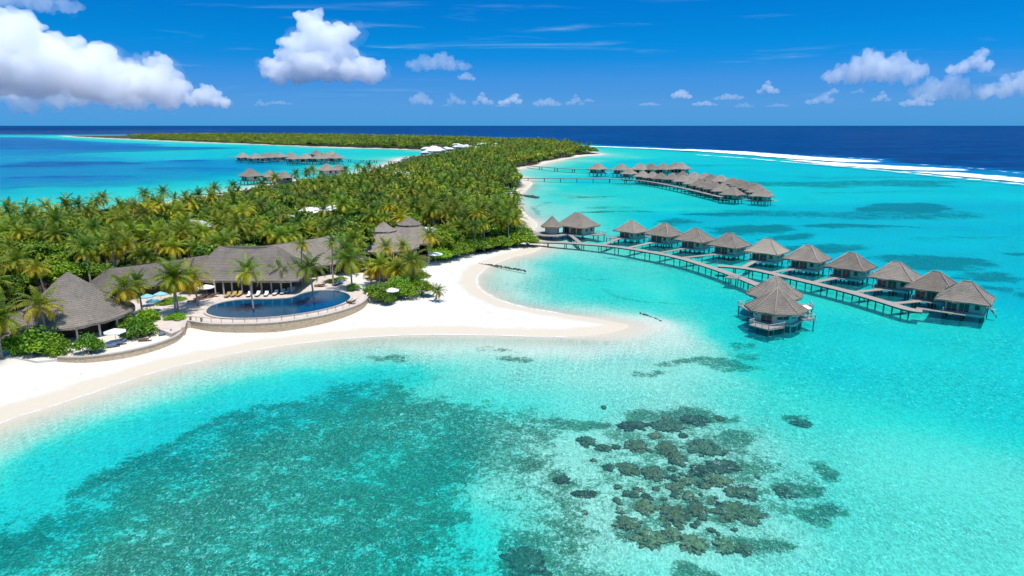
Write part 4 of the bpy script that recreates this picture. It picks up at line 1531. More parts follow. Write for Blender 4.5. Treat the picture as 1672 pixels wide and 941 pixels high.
# long thatched hall: three joined roofs, each a ridge with hipped ends
def ridge_roof(root, a, b, za, zb, hw, ze, seed, name='roof', over=5.0, sagk=.5, n=14):
    """a, b: ridge ends in plan; hw: half width; ze: eave height (all relative to the root)."""
    A, B = Vector(a), Vector(b)
    d = (B - A).normalized()
    s = Vector((-d.y, d.x))
    L = (B - A).length
    mid = (A + B) / 2
    hx = L / 2 + over
    ev = rect_ring(hx, hw, n)
    tp = []
    for x, y in ev:
        k = x * (L / 2) / hx if abs(abs(x) - hx) > 1e-6 else math.copysign(L / 2, x)
        k = max(-L / 2, min(L / 2, x)) if abs(abs(x) - hx) > 1e-6 else k
        tp.append((k, .15 * y / hw))

    def W(p):
        return (mid.x + d.x * p[0] + s.x * p[1], mid.y + d.y * p[0] + s.y * p[1])

    def sag(x, y, t):
        q = (Vector((x, y)) - mid).dot(d) / max(L / 2, .1)
        return t * ((zb - za) / 2 * max(-1, min(1, q)) - sagk * max(0, 1 - q * q))
    rb = MB()
    roof_rings(rb, [W(q) for q in ev], [W(q) for q in tp], ze, (za + zb) / 2, 9, .14, .10, .45, seed, 0, sag)
    rb.build(name, M['thatch'], root)


HALL0 = G(420, 440, 2.0)
hall = empty('thatched_hall', (HALL0.x, HALL0.y, TER), 0, 'long thatched main hall with several joined roofs behind the pool', 'hall')


def H(px, py, z):
    q = G(px, py, z)
    return (q.x - HALL0.x, q.y - HALL0.y)


ridge_roof(hall, H(358, 402, 12.2), H(452, 402, 12.2), 9.95, 9.95, 8.2, 3.35, 51, over=7.0, sagk=.7)
ridge_roof(hall, H(178, 438, 9.0), H(338, 416, 9.2), 6.7, 6.9, 6.0, 2.8, 52, over=4, sagk=.3)
ridge_roof(hall, H(405, 405, 10.6), H(545, 385, 11.0), 8.3, 8.8, 8.2, 2.9, 53, over=5, sagk=.3)
q = H(447, 423, 8.6)
rb = MB()
ev = round_ring(6.0, 36)
roof_rings(rb, [(x + q[0], y + q[1]) for x, y in ev], [(x * .03 + q[0], y * .03 + q[1]) for x, y in ev], 2.8, 6.4, 8, .1, .08, .4, 54)
rb.build('porch_roof', M['thatch'], hall)
# inside walls and front posts
a, b = Vector(H(350, 408, 12.2)), Vector(H(470, 408, 12.2))
wl = MB()
for (A, B, wd, hh) in ((H(345, 404, 12.2), H(465, 404, 12.2), 8.0, 3.7), (H(178, 438, 9), H(340, 416, 9.2), 7.5, 3.2), (H(405, 405, 10.6), H(552, 384, 11), 10.5, 3.4)):
    A, B = Vector(A), Vector(B)
    mid = (A + B) / 2
    d = B - A
    wl.box((mid.x, mid.y, hh / 2 - .1), (d.length, wd, hh), math.atan2(d.y, d.x))
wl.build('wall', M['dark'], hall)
for px in (352, 366, 380, 396, 412, 428, 444, 460, 476):
    q = G(px, 482 - .03 * (px - 352), TER)
    MB().tube([(q.x - HALL0.x, q.y - HALL0.y, 0), (q.x - HALL0.x, q.y - HALL0.y, 3.5)], .2, 8).build('post', M['post_pale'], hall)
for px, py in ((512, 452), (526, 449.5), (540, 447), (553, 444)):
    q = G(px, py, TER)
    MB().tube([(q.x - HALL0.x, q.y - HALL0.y, 0), (q.x - HALL0.x, q.y - HALL0.y, 3.0)], .2, 8).build('post', M['post_pale'], hall)
q0, q1 = G(425, 472, TER), G(449, 471, TER)
MB().beam((q0.x - HALL0.x, q0.y - HALL0.y + .3, 1.4), (q1.x - HALL0.x, q1.y - HALL0.y + .3, 1.4), .08, 2.0).build('window', M['teal'], hall)


# loungers, parasols and other terrace furniture
def make_lounger(cushion, label, group):
    r = empty('sun_lounger', (0, 0, 0), 0, label, 'sun lounger', group)
    lounger_parts(r, cushion)
    return r


LG = {}


def lounger(px, py, z, rz, cushion, label, group):
    if cushion not in LG:
        LG[cushion] = make_lounger(cushion, label, group)
        o = LG[cushion]
    else:
        o = copy_tree(LG[cushion])
    p = G(px, py, z)
    place(o, (p.x, p.y, z + .004), R(rz), 1.25, label, group)


for i, (px, py) in enumerate([(407, 484), (421, 483.4), (435, 483), (450, 481.5), (462, 480), (470, 478), (478, 476.6)]):
    lounger(px, py, TER, random.uniform(175, 190), 'white', 'white cushioned sun lounger in the row between pool and hall', 'white loungers behind the pool')
for px, py in ((331, 487.5), (340, 487), (316, 494), (349, 484.5), (326, 490)):
    lounger(px, py, TER, random.uniform(60, 120), 'brown', 'brown sun lounger on the terrace left of the pool', 'brown loungers left of the pool')
for px, py in ((372, 485), (382, 484), (391, 483.4)):
    lounger(px, py, TER, 180, 'ochre', 'ochre cushioned sun lounger before the hall posts, left of the white ones', 'ochre loungers by the hall')
for px, py, lab in ((196, 563, 'blue sun lounger right under the white parasol by the low wall'), (185, 567, 'blue sun lounger left of the white parasol by the low wall'),
                    (271, 547, 'blue sun lounger alone near the bend of the low wall')):
    lounger(px, py, TER2, 120, 'blue', lab, 'blue loungers by the low wall')
lounger(238, 557, TER2, 100, 'brown', 'brown sun lounger behind the middle of the low stone wall', 'lounger by the low wall')
for px, py in ((527, 467.5), (522, 468.5)):
    lounger(px, py, TER, 90, 'brown', 'brown sun lounger right of the hall at the back of the pool', 'brown loungers behind the pool')
for px, py in ((550, 466), (556, 464)):
    lounger(px, py, TER, 150, 'blue', 'blue sun lounger at the right end of the terrace back edge', 'blue loungers at the terrace end')
lounger(574, 496, TER, 60, 'brown', 'brown sun lounger at the right tip of the pool', 'lounger at the pool tip')


def parasol(px, py, z, col, label, group=None, rad=1.9):
    p = G(px, py, z)
    r = empty('parasol', (p.x, p.y, z), random.uniform(0, 1), label, 'parasol', group)
    MB().tube([(0, 0, 0), (0, 0, 2.65)], .04, 6).build('pole', M['post_pale'], r)
    mb = MB()
    for k in range(8):
        a0, a1 = 2 * math.pi * k / 8, 2 * math.pi * (k + 1) / 8
        pts = [(0, 0, 2.75), (rad * math.cos(a0), rad * math.sin(a0), 2.15), (rad * math.cos(a1), rad * math.sin(a1), 2.15)]
        mb.add(pts + [(pts[1][0], pts[1][1], 1.98), (pts[2][0], pts[2][1], 1.98)], [(0, 1, 2), (1, 3, 4, 2)])
    mb.build('canopy', M[col], r)
    MB().tube([(0, 0, 0), (0, 0, .08)], .3, 10).build('base', M['cope'], r)
    return r


ORD = ['first', 'second', 'third', 'fourth', 'fifth', 'sixth', 'seventh', 'eighth', 'ninth', 'last']
for i, (vx, vy, vr) in enumerate(VPOS):
    o = copy_tree(LG[('white', 'ochre', 'blue')[i % 3] if i % 2 else 'white'])
    lx, ly = random.uniform(1.6, 3.2), random.uniform(5.0, 5.6)
    o.location = (vx + lx * math.cos(vr) - ly * math.sin(vr), vy + lx * math.sin(vr) + ly * math.cos(vr), 1.394)
    o.rotation_euler = (0, 0, vr + random.uniform(2.6, 3.6))
    o.scale = (1.1,) * 3
    tag(o, 'sun lounger on the back deck of the %s stilt villa counted from the island' % ORD[i], 'sun lounger', 'sun loungers on villa decks')
parasol(190, 560, TER2, 'white', 'white parasol by the low wall in front of the conical pavilion')
q = Vector(rv.location)
for dx, dy, lab, c_ in ((6.2, -1.6, 'pale parasol on the right deck of the nearest eight sided villa', 'white'),):
    r = parasol(1270, 470, 1.465, c_, lab, None, 1.3)
    a = R(22.5)
    r.location = (q.x + dx * math.cos(a) - dy * math.sin(a), q.y + dx * math.sin(a) + dy * math.cos(a), 1.465)
parasol(338, 484, TER, 'white', 'white parasol on the terrace by the left end of the hall')
for px, py, lab in ((242, 500, 'left aqua parasol in the garden between pavilion and pool'), (264, 496, 'right aqua parasol in the garden between pavilion and pool'), (252, 508, 'front aqua parasol in the garden between pavilion and pool')):
    parasol(px, py, TER, 'aqua', lab, 'aqua parasols in the garden', 1.45)
parasol(711, 427, 1.9, 'white', 'white parasol at the back of the beach by the shrubs', None, 2.2)
parasol(640, 489, 1.6, 'white', 'white parasol on the sand below the shrub bed', None, 1.8)
# lamp bollards on the wall head
for px, py, lab in ((311, 525.3, 'left dark bollard at the corner of the pool terrace wall'), (329, 527.6, 'right dark bollard on the pool terrace wall')):
    p = G(px, py, TER)
    r = empty('bollard', (p.x, p.y, TER), 0, lab, 'bollard', 'bollards on the terrace wall')
    MB().tube([(0, 0, 0), (0, 0, .9)], [.16, .14], 8).build('shaft', M['dark'], r)
    MB().tube([(0, 0, .9), (0, 0, 1.05)], [.2, .12], 8).build('cap', M['post'], r)


# groynes
def groyne(pts_px, label, r=.7, z=0.0):
    P = smooth_poly(Gp(pts_px, .2), 6, False)
    o0 = P[0]
    bm = bmesh.new()
    r_ = random.Random(int(P[0][0] * 10))
    for i in range(len(P) - 1):
        a, b = Vector(P[i]), Vector(P[i + 1])
        L = (b - a).length
        for k in range(max(1, int(L / (r * .9)))):
            q = a.lerp(b, k / max(1, int(L / (r * .9))))
            rr_ = r * r_.uniform(.6, 1.15)
            mt = Matrix.Translation((q.x - o0[0] + r_.uniform(-.3, .3) * r, q.y - o0[1] + r_.uniform(-.3, .3) * r, r_.uniform(-.2, .1))) @ Euler((r_.random() * 3, r_.random() * 3, r_.random() * 3)).to_matrix().to_4x4() @ Matrix.Diagonal((rr_ * 1.2, rr_, rr_ * .7, 1))
            bmesh.ops.create_icosphere(bm, subdivisions=1, radius=1, matrix=mt)
    for v in bm.verts:
        v.co += Vector((r_.uniform(-.1, .1), r_.uniform(-.1, .1), r_.uniform(-.1, .1))) * r
    me = bpy.data.meshes.new('groyne')
    bm.to_mesh(me)
    bm.free()
    me.materials.append(M['rock'])
    o = put('rock_groyne', me, None, (o0[0], o0[1], z))
    tag(o, label, 'groyne')


groyne([(782, 431), (810, 434), (840, 439), (860, 443)], 'thin dark line of rocks running from the beach into the bay', .3, .2)
groyne([(778, 317), (820, 317), (850, 318.5), (880, 322)], 'dark rock groyne across the far beach below the long jetty', 1.0)
groyne([(1046, 505), (1066, 512), (1084, 522)], 'short dark row of rocks just under water off the sand spit', .34, -.75)

# coral heads
CORAL = [(370, 240, 80, 22, 1), (520, 240, 80, 30, 1), (645, 215, 75, 25, 1), (470, 285, 35, 18, 0), (385, 330, 62, 30, 0), (520, 345, 52, 36, 0), (690, 340, 85, 45, 1), (560, 385, 45, 25, 0),
         (350, 435, 58, 36, 0), (460, 455, 62, 36, 0), (775, 420, 85, 32, 1), (680, 445, 72, 32, 1), (745, 482, 82, 32, 0), (560, 515, 46, 26, 0), (615, 490, 42, 20, 0), (862, 532, 80, 38, 0),
         (690, 507, 42, 15, 0), (425, 600, 52, 38, 0), (550, 635, 68, 48, 0), (665, 615, 54, 38, 0), (840, 622, 125, 52, 0), (725, 577, 24, 14, 0), (345, 675, 68, 40, 0), (445, 745, 80, 48, 0),
         (545, 720, 48, 30, 0), (642, 765, 80, 48, 0), (785, 770, 65, 38, 0), (870, 785, 55, 32, 0), (300, 512, 22, 13, 1), (410, 527, 17, 9, 0), (370, 540, 20, 10, 1), (260, 425, 30, 19, 1), (430, 550, 22, 10, 1),
         (45, 480, 48, 22, 1), (150, 545, 75, 18, 1), (240, 340, 48, 18, 1), (160, 310, 52, 26, 1), (1050, 530, 55, 32, 1), (1130, 225, 52, 20, 1), (-125, 840, 118, 85, 1)]
CORAL_LAB = {20: 'widest brown coral head, long and flat in the lower right reef', 39: 'big dark round coral head alone at the bottom edge', 38: 'dark coral head alone on pale sand right of the reef',
             22: 'round brown coral head at the lower left of the reef', 0: 'dark coral head at the upper left corner of the reef', 2: 'dark coral head at the top of the reef', 37: 'dark coral head right of the reef over turquoise sand'}
r_ = random.Random(31)
for k in range(95):
    a = r_.random()
    CORAL.append((r_.gauss(540, 165), r_.gauss(510, 140), r_.uniform(9, 26), r_.uniform(5, 14), int(r_.random() < .6)))


def seabed_z(x, y):
    r = int(np.searchsorted(GY[:, 0], y))
    half = 60 + .95 * max(GY[r, 0], 0)
    c = int(round((x / half + 1) / 2 * (GX.shape[1] - 1)))
    c = max(0, min(GX.shape[1] - 1, c))
    return float(TZ[r, c])


for i, (cx, cy_, rx, ry, dk_) in enumerate(CORAL):
    px, py = 900 + cx / 2.76, 600 + cy_ / 2.76
    p = G(px, py, -.7)
    rx, ry = (rx * .86, ry * .86) if i < 40 else (rx, ry)
    wx = (G(px + rx / 2.76, py, -.7) - p).length
    wy = abs(G(px, py - ry / 2.76, -.7).y - p.y)
    bm = bmesh.new()
    bmesh.ops.create_icosphere(bm, subdivisions=5 if i < 40 else 3, radius=1)
    sz_ = seabed_z(p.x, p.y)
    for v in bm.verts:
        a = v.co.copy()
        s = .80 + .60 * mnoise.fractal(a * 2.0 + Vector((i * 7.1, 0, 0)), .75, 2, 5) + .22 * mnoise.noise(a * 8 + Vector((0, i * 3.3, 0)))
        v.co = Vector((a.x * wx * s, a.y * wy * s, max(a.z, -.3) * min(.34, .13 + .16 * wx) * (1 + .8 * mnoise.fractal(a * 4 + Vector((i, i, 0)), .8, 2, 3))))
    me = bpy.data.meshes.new('coral')
    bm.to_mesh(me)
    bm.free()
    me.polygons.foreach_set('use_smooth', np.ones(len(me.polygons), bool))
    me.materials.append(M['coral_dark' if dk_ else 'coral'])
    o = put('coral_head', me, None, (p.x, p.y, sz_ + .06))
    tag(o, CORAL_LAB.get(i, 'brown lumpy coral head inside the lower right reef' if not dk_ else 'dark coral head among the lower right reef patches') if i < 40 else 'small coral lump scattered on the sand among the bigger coral heads', 'coral', 'coral heads of the lower right reef')


# ------------------------------------------------------------------ palms and trees
def frond(mb, az, elev, L, droop, rnd, tint, leaflets=13, wleaf=.15, lleaf=.75, twist=0):
    """one arching palm frond with a midrib and drooping leaflets on both sides."""
    ca, sa = math.cos(az), math.sin(az)
    pts = []
    x, z, ang = 0.0, 0.0, elev
    n = 8
    for k in range(n + 1):
        pts.append(Vector((ca * x, sa * x, z)))
        x += math.cos(ang) * L / n
        z += math.sin(ang) * L / n
        ang -= droop / n * (0.6 + 1.0 * k / n)
    side = Vector((-sa, ca, 0))
    mb.tint = min(1, tint + .1)
    rib = []
    for i in range(n):
        w0, w1 = .05 * (1 - i / n) + .012, .05 * (1 - (i + 1) / n) + .012
        mb.add([pts[i] - side * w0, pts[i] + side * w0, pts[i + 1] + side * w1, pts[i + 1] - side * w1], [(0, 1, 2, 3)])
    for j in range(leaflets):
        t = .14 + .86 * j / (leaflets - 1)
        f = t * n
        i = min(int(f), n - 1)
        p = pts[i].lerp(pts[i + 1], f - i)
        d = (pts[i + 1] - pts[i]).normalized()
        up = side.cross(d) * -1
        ll = lleaf * (math.sin(math.pi * min(1, .18 + .80 * t)) ** .6) * rnd.uniform(.85, 1.15)
        for s in (-1, 1):
            dirv = (side * s * .86 + d * (.45 + .5 * t)).normalized()
            dn = Vector((0, 0, -1)) * (.28 + .35 * rnd.random())
            m1 = p + dirv * ll * .55 + dn * ll * .18
            tip = p + dirv * ll * .92 + dn * ll * .95
            wv = d * wleaf * .5
            mb.tint = max(0, min(1, tint + rnd.uniform(-.14, .14) + .12 * (t - .4)))
            mb.add([p - wv, p + wv, m1 + wv * 1.1, m1 - wv * 1.1, tip], [(0, 1, 2, 3), (3, 2, 4)])


def palm_crown_mesh(seed, nf=24, L=3.6, leaflets=13, yellow=.0, far=False):
    r = random.Random(seed)
    mb = MB()
    for k in range(nf):
        q = k / (nf - 1)                       # 0 youngest and upright, 1 oldest and hanging
        az = k * 2.39996 + r.uniform(-.25, .25)
        elev = R(82 - 105 * q ** .85 + r.uniform(-8, 8))
        ln = L * r.uniform(.85, 1.1) * (.72 + .28 * math.sin(math.pi * min(1, .25 + q * .7)))
        droop = R(50 + 60 * q + r.uniform(-12, 18))
        tint = .18 + .30 * q + (.42 * max(0, q - .55) / .45) + yellow + r.uniform(-.08, .08)
        frond(mb, az, elev, ln, droop, r, tint, leaflets, .17 if not far else .42, (.85 if not far else .95) * L / 3.6)
    me = mb.mesh('crown', [M['palm_far'] if far else M['palm']])
    return me


def trunk_mesh(seed, H=8.0, lean=.6, r0=.20, r1=.12):
    r = random.Random(seed)
    mb = MB()
    a = r.uniform(0, 6.28)
    pts, rad = [], []
    for k in range(11):
        t = k / 10
        b = lean * t ** 1.7
        pts.append((math.cos(a) * b, math.sin(a) * b, H * t - .3 * (k == 0)))
        rad.append((r0 + (r1 - r0) * t) * (1.25 if k == 0 else 1))
    mb.tube(pts, [q * 1.15 for q in rad], 8)
    return mb.mesh('trunk', [M['trunk']], True), Vector(pts[-1])


def nuts_mesh(seed):
    r = random.Random(seed)
    bm = bmesh.new()
    for k in range(9):
        a = r.uniform(0, 6.28)
        bmesh.ops.create_icosphere(bm, subdivisions=1, radius=.15, matrix=Matrix.Translation((math.cos(a) * .3, math.sin(a) * .3, -.15 - .3 * r.random())))
    me = bpy.data.meshes.new('coconuts')
    bm.to_mesh(me)
    bm.free()
    me.materials.append(M['nut'])
    return me


PALM_VARS = []
for s in range(5):
    cm_ = palm_crown_mesh(100 + s, nf=22 + s, L=3.7 + .12 * s, yellow=(-.10, -.02, .04, .10, .16)[s])
    tm_, top = trunk_mesh(200 + s, 8.0, (.3, .7, 1.2, .5, .9)[s])
    PALM_VARS.append((cm_, tm_, top, nuts_mesh(300 + s)))

PALM_N = 0


def palm(x, y, z, height, crown=1.0, var=0, rz=0.0, label=None, group=None, nuts=True):
    global PALM_N
    PALM_N += 1
    cm_, tm_, top, nm = PALM_VARS[var % len(PALM_VARS)]
    r = empty('palm_tree', (x, y, z), rz, label, 'palm tree', group)
    k = height / 8.0
    t = put('trunk', tm_, r)
    t.scale = (1, 1, k)
    c = put('crown', cm_, r, (top.x, top.y, top.z * k))
    c.scale = (crown,) * 3
    c.rotation_euler = (random.uniform(-.12, .12), random.uniform(-.12, .12), random.uniform(0, 6.28))
    if nuts:
        put('coconuts', nm, r, (top.x, top.y, top.z * k))
    return r


def palm_at(bpx, bpy_, cpx, cpy, zb, var, label, crown=1.0, group=None):
    """base seen at (bpx, bpy_) on level zb, crown heart seen at (cpx, cpy)."""
    b = G(bpx, bpy_, zb)
    # height from the crown's picture height at the base's distance
    c, s = math.cos(PITCH), math.sin(PITCH)
    v = (470.5 - cpy) / F_PX
    h = CAM_H + b.y * (v * c - s) / (c + v * s) - zb
    return palm(b.x, b.y, zb, max(2.0, h), crown, var, random.uniform(0, 6.28), label, group)


HERO = [(80, 566, 78, 501, TER2, 1, 'palm in front of the conical pavilion, rising from the large green shrub', 1.05),
        (3, 586, 8, 524, 1.3, 2, 'palm cut by the left edge of the photo beside the pavilion', 1.15),
        (207, 528, 203, 473, TER2, 3, 'yellow green palm at the right eave of the conical pavilion', 1.0),
        (234, 521, 233, 463, TER2, 0, 'slim palm between the conical pavilion and the garden parasols', .85),
        (287, 514, 283, 452, TER, 3, 'taller palm of the pair in the planted ring left of the pool', 1.1),
        (292, 514, 291, 458, TER, 1, 'second palm of the pair in the planted ring left of the pool', 1.0),
        (324, 500, 322, 455, TER, 4, 'short yellow palm left of the pool by the brown loungers', 1.05),
        (414, 508, 411, 446, TER, 2, 'palm standing in the left half of the pool', 1.0),
        (465, 474, 460, 443, TER, 4, 'small golden palm in front of the hall porch roof', .8),
        (513, 497, 511, 438, TER, 3, 'palm standing in the right half of the pool', 1.0),
        (575, 471, 576, 423, TER, 4, 'broad palm at the right back corner of the pool terrace', 1.15),
        (620, 465, 611, 433, 1.9, 3, 'leaning palm at the left of the beach palm cluster', 1.0),
        (641, 465, 641, 437, 1.9, 4, 'short golden palm in the middle of the beach palm cluster', 1.0),
        (656, 468, 657, 438, 1.9, 2, 'palm right of the short golden palm in the beach cluster', 1.0),
        (680, 470, 685, 427, 1.9, 4, 'yellow palm at the right edge of the beach palm cluster', 1.15),
        (633, 450, 633, 405, 2.0, 0, 'dark upright palm before the nearer two tiered pavilion', 1.0),
        (580, 440, 581, 392, 2.0, 0, 'dark tall palm between hall and two tiered pavilions', 1.1),
        (660, 440, 664, 403, 2.0, 1, 'palm in front of the farther two tiered pavilion', .9),
        (700, 428, 712, 386, 2.0, 3, 'yellow palm right of the two tiered pavilions', 1.1),
        (488, 420, 488, 400, 7.0, 1, 'drooping palm rising behind the middle of the hall roof', .8),
        (540, 416, 540, 396, 7.0, 0, 'small palm rising before the right wing of the hall roof', .75),
        (155, 460, 166, 411, 2.0, 3, 'palm behind the left end of the hall wing', 1.2),
        (235, 436, 240, 394, 2.0, 2, 'tall palm behind the middle of the hall left wing', 1.25),
        (278, 428, 281, 396, 2.0, 3, 'palm behind the right part of the hall left wing', 1.15),
        (732, 405, 745, 382, 2.0, 4, 'yellow palm above the shore shrubs', 1.0),
        (757, 400, 762, 374, 2.0, 3, 'leaning palm at the top of the shore shrubs', 1.0)]
HERO += [(606, 463, 603, 441, 2.0, 3, 'low palm behind the small shrub at the terrace corner', 1.0),
         (626, 458, 624, 442, 2.0, 2, 'low palm inside the left of the beach palm cluster', .95), 
         (674, 462, 672, 446, 2.0, 1, 'low palm inside the right of the beach palm cluster', .95), 
         
         (565, 446, 562, 408, 2.0, 0, 'palm at the back right corner of the hall', 1.15)]
for b in HERO:
    z = b[4]
    if b[0] in (488, 540):
        q = G(b[2], b[3], 12.5)
        palm(q.x, q.y, 2.0, 10.5, b[7], b[5], 0, b[6], 'palms around the resort')
        continue
    b = b[:7] + (b[7] * (1.02 if b[0] > 590 else 1.2),)
    palm_at(*b, group='palms around the resort')
SKY_PALMS = [(12, 336), (78, 336), (121, 334), (167, 323), (234, 316), (264, 313), (304, 323), (351, 307), (381, 304), (325, 318), (430, 300), (447, 290), (483, 283), (500, 281), (512, 277), (565, 276), (582, 272), (600, 270)]
for k, (px, py) in enumerate(SKY_PALMS):
    hgt = 11.0 + 1.5 * random.random()
    q = G(px, py, 2 + hgt)
    palm(q.x, q.y, 1.6, hgt, 1.15 if k < 9 else 1.25, k % 3, random.uniform(0, 6), 'tall palm standing out against the left lagoon along the wood edge', 'palms against the left lagoon')


# --- leafy crowns
def leaf_crown_mesh(name, seed, blobs, leaves, size, mat, tint0=.1, tint1=.75, flat=.6):
    """leaf sized faces scattered in the shells of several blobs."""
    r = np.random.default_rng(seed)
    V, F, T = [], [], []
    wts = np.array([b[3] ** 2 for b in blobs])
    wts = wts / wts.sum()
    zs = [b[2] for b in blobs]
    for bi, (bx, by, bz, br) in enumerate(blobs):
        n = int(leaves * wts[bi])
        bt = r.uniform(-.14, .14)
        for _ in range(n):
            d = r.normal(size=3)
            d /= np.linalg.norm(d)
            if d[2] < -.35:
                d[2] *= -.4
            rad = br * (1 - .42 * r.random() ** 1.6) * (1 + .12 * r.normal())
            p = np.array([bx, by, bz]) + d * rad * np.array([1, 1, .85])
            nrm_ = d * .75 + r.normal(size=3) * .55 + np.array([0, 0, .35])
            nrm_ /= np.linalg.norm(nrm_)
            a = np.cross(nrm_, r.normal(size=3))
            a /= np.linalg.norm(a)
            b = np.cross(nrm_, a)
            s = size * r.uniform(.6, 1.3)
            i0 = len(V)
            V += [p - a * s * .5 * .9, p + b * s * .34, p + a * s * .6, p - b * s * .34]
            F.append((i0, i0 + 1, i0 + 2, i0 + 3))
            t = tint0 + (tint1 - tint0) * r.random() + bt
            T += [min(1, max(0, t))] * 4
    me = bpy.data.meshes.new(name)
    me.from_pydata([tuple(v) for v in V], [], F)
    me.materials.append(M[mat])
    at_ = me.attributes.new('tint', 'FLOAT', 'POINT')
    at_.data.foreach_set('value', np.array(T, np.float32))
    me.update()
    return me


def blobs_tree(seed, R0=2.6, H=4.6, n=9):
    r = random.Random(seed)
    b = [(0, 0, H, R0 * .72)]
    for k in range(n):
        a = 2.4 * k + r.uniform(-.5, .5)
        d = R0 * r.uniform(.45, .85)
        b.append((math.cos(a) * d, math.sin(a) * d, H + r.uniform(-1.3, 1.1), R0 * r.uniform(.32, .52)))
    return b


def branch_mesh(seed, blobs, H):
    r = random.Random(seed)
    mb = MB()
    mb.tube([(0, 0, -.3), (r.uniform(-.15, .15), .1, H * .35), (0, 0, H * .6)], [.24, .18, .12], 7)
    for b in blobs[1:7]:
        mb.tube([(0, 0, H * r.uniform(.3, .5)), (b[0] * .5, b[1] * .5, H * .62), (b[0] * .9, b[1] * .9, b[2])], [.10, .07, .03], 5)
    return mb.mesh('trunk', [M['bark']], True)


TREE_VARS = []
for s in range(5):
    H_ = (4.2, 5.0, 4.4, 5.6, 4.8)[s]
    bl = blobs_tree(400 + s, (2.6, 2.9, 3.2, 2.5, 3.4)[s], H_, 8 + s)
    TREE_VARS.append((leaf_crown_mesh('crown', 500 + s, bl, 1500, .55, 'leaf', .05, .85), branch_mesh(600 + s, bl, H_)))


def tree(x, y, z, sc, var, label, group):
    cm_, tm_ = TREE_VARS[var % len(TREE_VARS)]
    r = empty('broadleaf_tree', (x, y, z), random.uniform(0, 6.28), label, 'tree', group)
    r.scale = (sc, sc, sc * random.uniform(.9, 1.15))
    put('trunk', tm_, r)
    put('crown', cm_, r)
    return r


BUSH_VARS = []
for s in range(4):
    r = random.Random(700 + s)
    bl = [(0, 0, .7, 1.0)] + [(math.cos(a) * .8, math.sin(a) * .8, r.uniform(.3, .7), r.uniform(.5, .75)) for a in [r.uniform(0, 6.28) for _ in range(7)]]
    mb = MB()
    for b in bl[1:]:
        mb.tube([(0, 0, -.2), (b[0] * .6, b[1] * .6, b[2] * .9)], [.06, .02], 5)
    BUSH_VARS.append((leaf_crown_mesh('foliage', 720 + s, bl, 2600, .19, 'bush', .15, 1.0), mb.mesh('stem', [M['bark']])))


def bush(px, py, z, w, h, var, label, group=None, xy=None):
    p = G(px, py, z) if xy is None else Vector((xy[0], xy[1], z))
    f, s = BUSH_VARS[var % len(BUSH_VARS)]
    r = empty('shrub', (p.x, p.y, z), random.uniform(0, 6.28), label, 'shrub', group)
    r.scale = (w / 3.0, w / 3.0, h / 1.7)
    put('stem', s, r)
    put('foliage', f, r)
    return r


for q in [(62, 574, TER2, 9, 3.2, 0, 'widest green shrub in front of the conical pavilion'), (96, 578, TER2, 5, 2.3, 1, 'green shrub at the right end of the widest shrub before the pavilion'), (30, 577, TER2, 5, 2.6, 2, 'green shrub left of the widest shrub before the pavilion'),
          (145, 577, TER2, 5.2, 2.6, 3, 'yellow green shrub alone between pavilion and low wall'), (225, 549, TER2, 6.5, 2.8, 1, 'large shrub in front of the garden parasols'), (240, 532, TER2, 5.5, 2.6, 2, 'green shrub behind the large shrub near the garden parasols'),
          (208, 537, TER2, 4.0, 2.2, 0, 'shrub at the right foot of the conical pavilion'), (290, 520, TER, 5.0, 1.1, 3, 'low green planting around the foot of two palms left of the pool'),
          (270, 496, TER, 4.5, .9, 0, 'low garden bed behind the aqua parasols'), (285, 490, TER, 5.0, .8, 1, 'low garden bed right of the aqua parasols'),
          (620, 487, 1.8, 6.5, 2.6, 0, 'bright rounded shrub at the left of the beach shrub bed'), (640, 481, 1.9, 6.0, 2.4, 1, 'bright shrub second from the left in the beach bed'), (664, 483, 1.8, 6.0, 2.2, 2, 'shrub in the middle of the beach shrub bed'),
          (688, 479, 1.8, 6.5, 2.3, 3, 'dark green shrub at the right of the beach shrub bed'), (652, 474, 2.0, 7, 2.6, 0, 'tall shrub at the back of the beach shrub bed'), (676, 471, 2.0, 6, 2.2, 1, 'shrub at the back right of the beach bed'), (603, 480, 2.0, 4, 1.6, 2, 'small shrub at the right corner of the pool terrace'), (630, 493, 1.6, 4.5, 1.6, 3, 'small bright shrub at the sand edge of the beach bed'),
          (556, 458, TER, 4, 1.0, 1, 'low planting right of the hall'), (540, 461, TER, 4, .9, 2, 'low planting in front of the hall right wing'), (578, 474, TER, 3.4, 1.3, 3, 'small dark shrub at the foot of the corner palm')]:
    bush(q[0], q[1], q[2], q[3] * 1.08, q[4] * (1.5 if q[4] > 1.2 else 1.0), *q[5:], group='shrubs around the resort')
for q in [(612, 452, 2, 6, 2.4, 1), (636, 452, 2, 7, 2.6, 2), (660, 455, 2, 7, 2.5, 3), (684, 455, 2, 6.5, 2.4, 0), (598, 440, 2, 6, 3, 1), (648, 444, 2, 7, 3, 2), (676, 440, 2, 7, 3, 0), (620, 440, 2, 7, 3, 3)]:
    bush(*q, label='green shrub under the beach palm cluster before the pavilions', group='shrubs under the beach palms')
pb = palm_at(712, 488, 713, 477, 1.3, 2, 'dwarf palm alone on open sand right of the shrub bed', .62, 'palms around the resort')
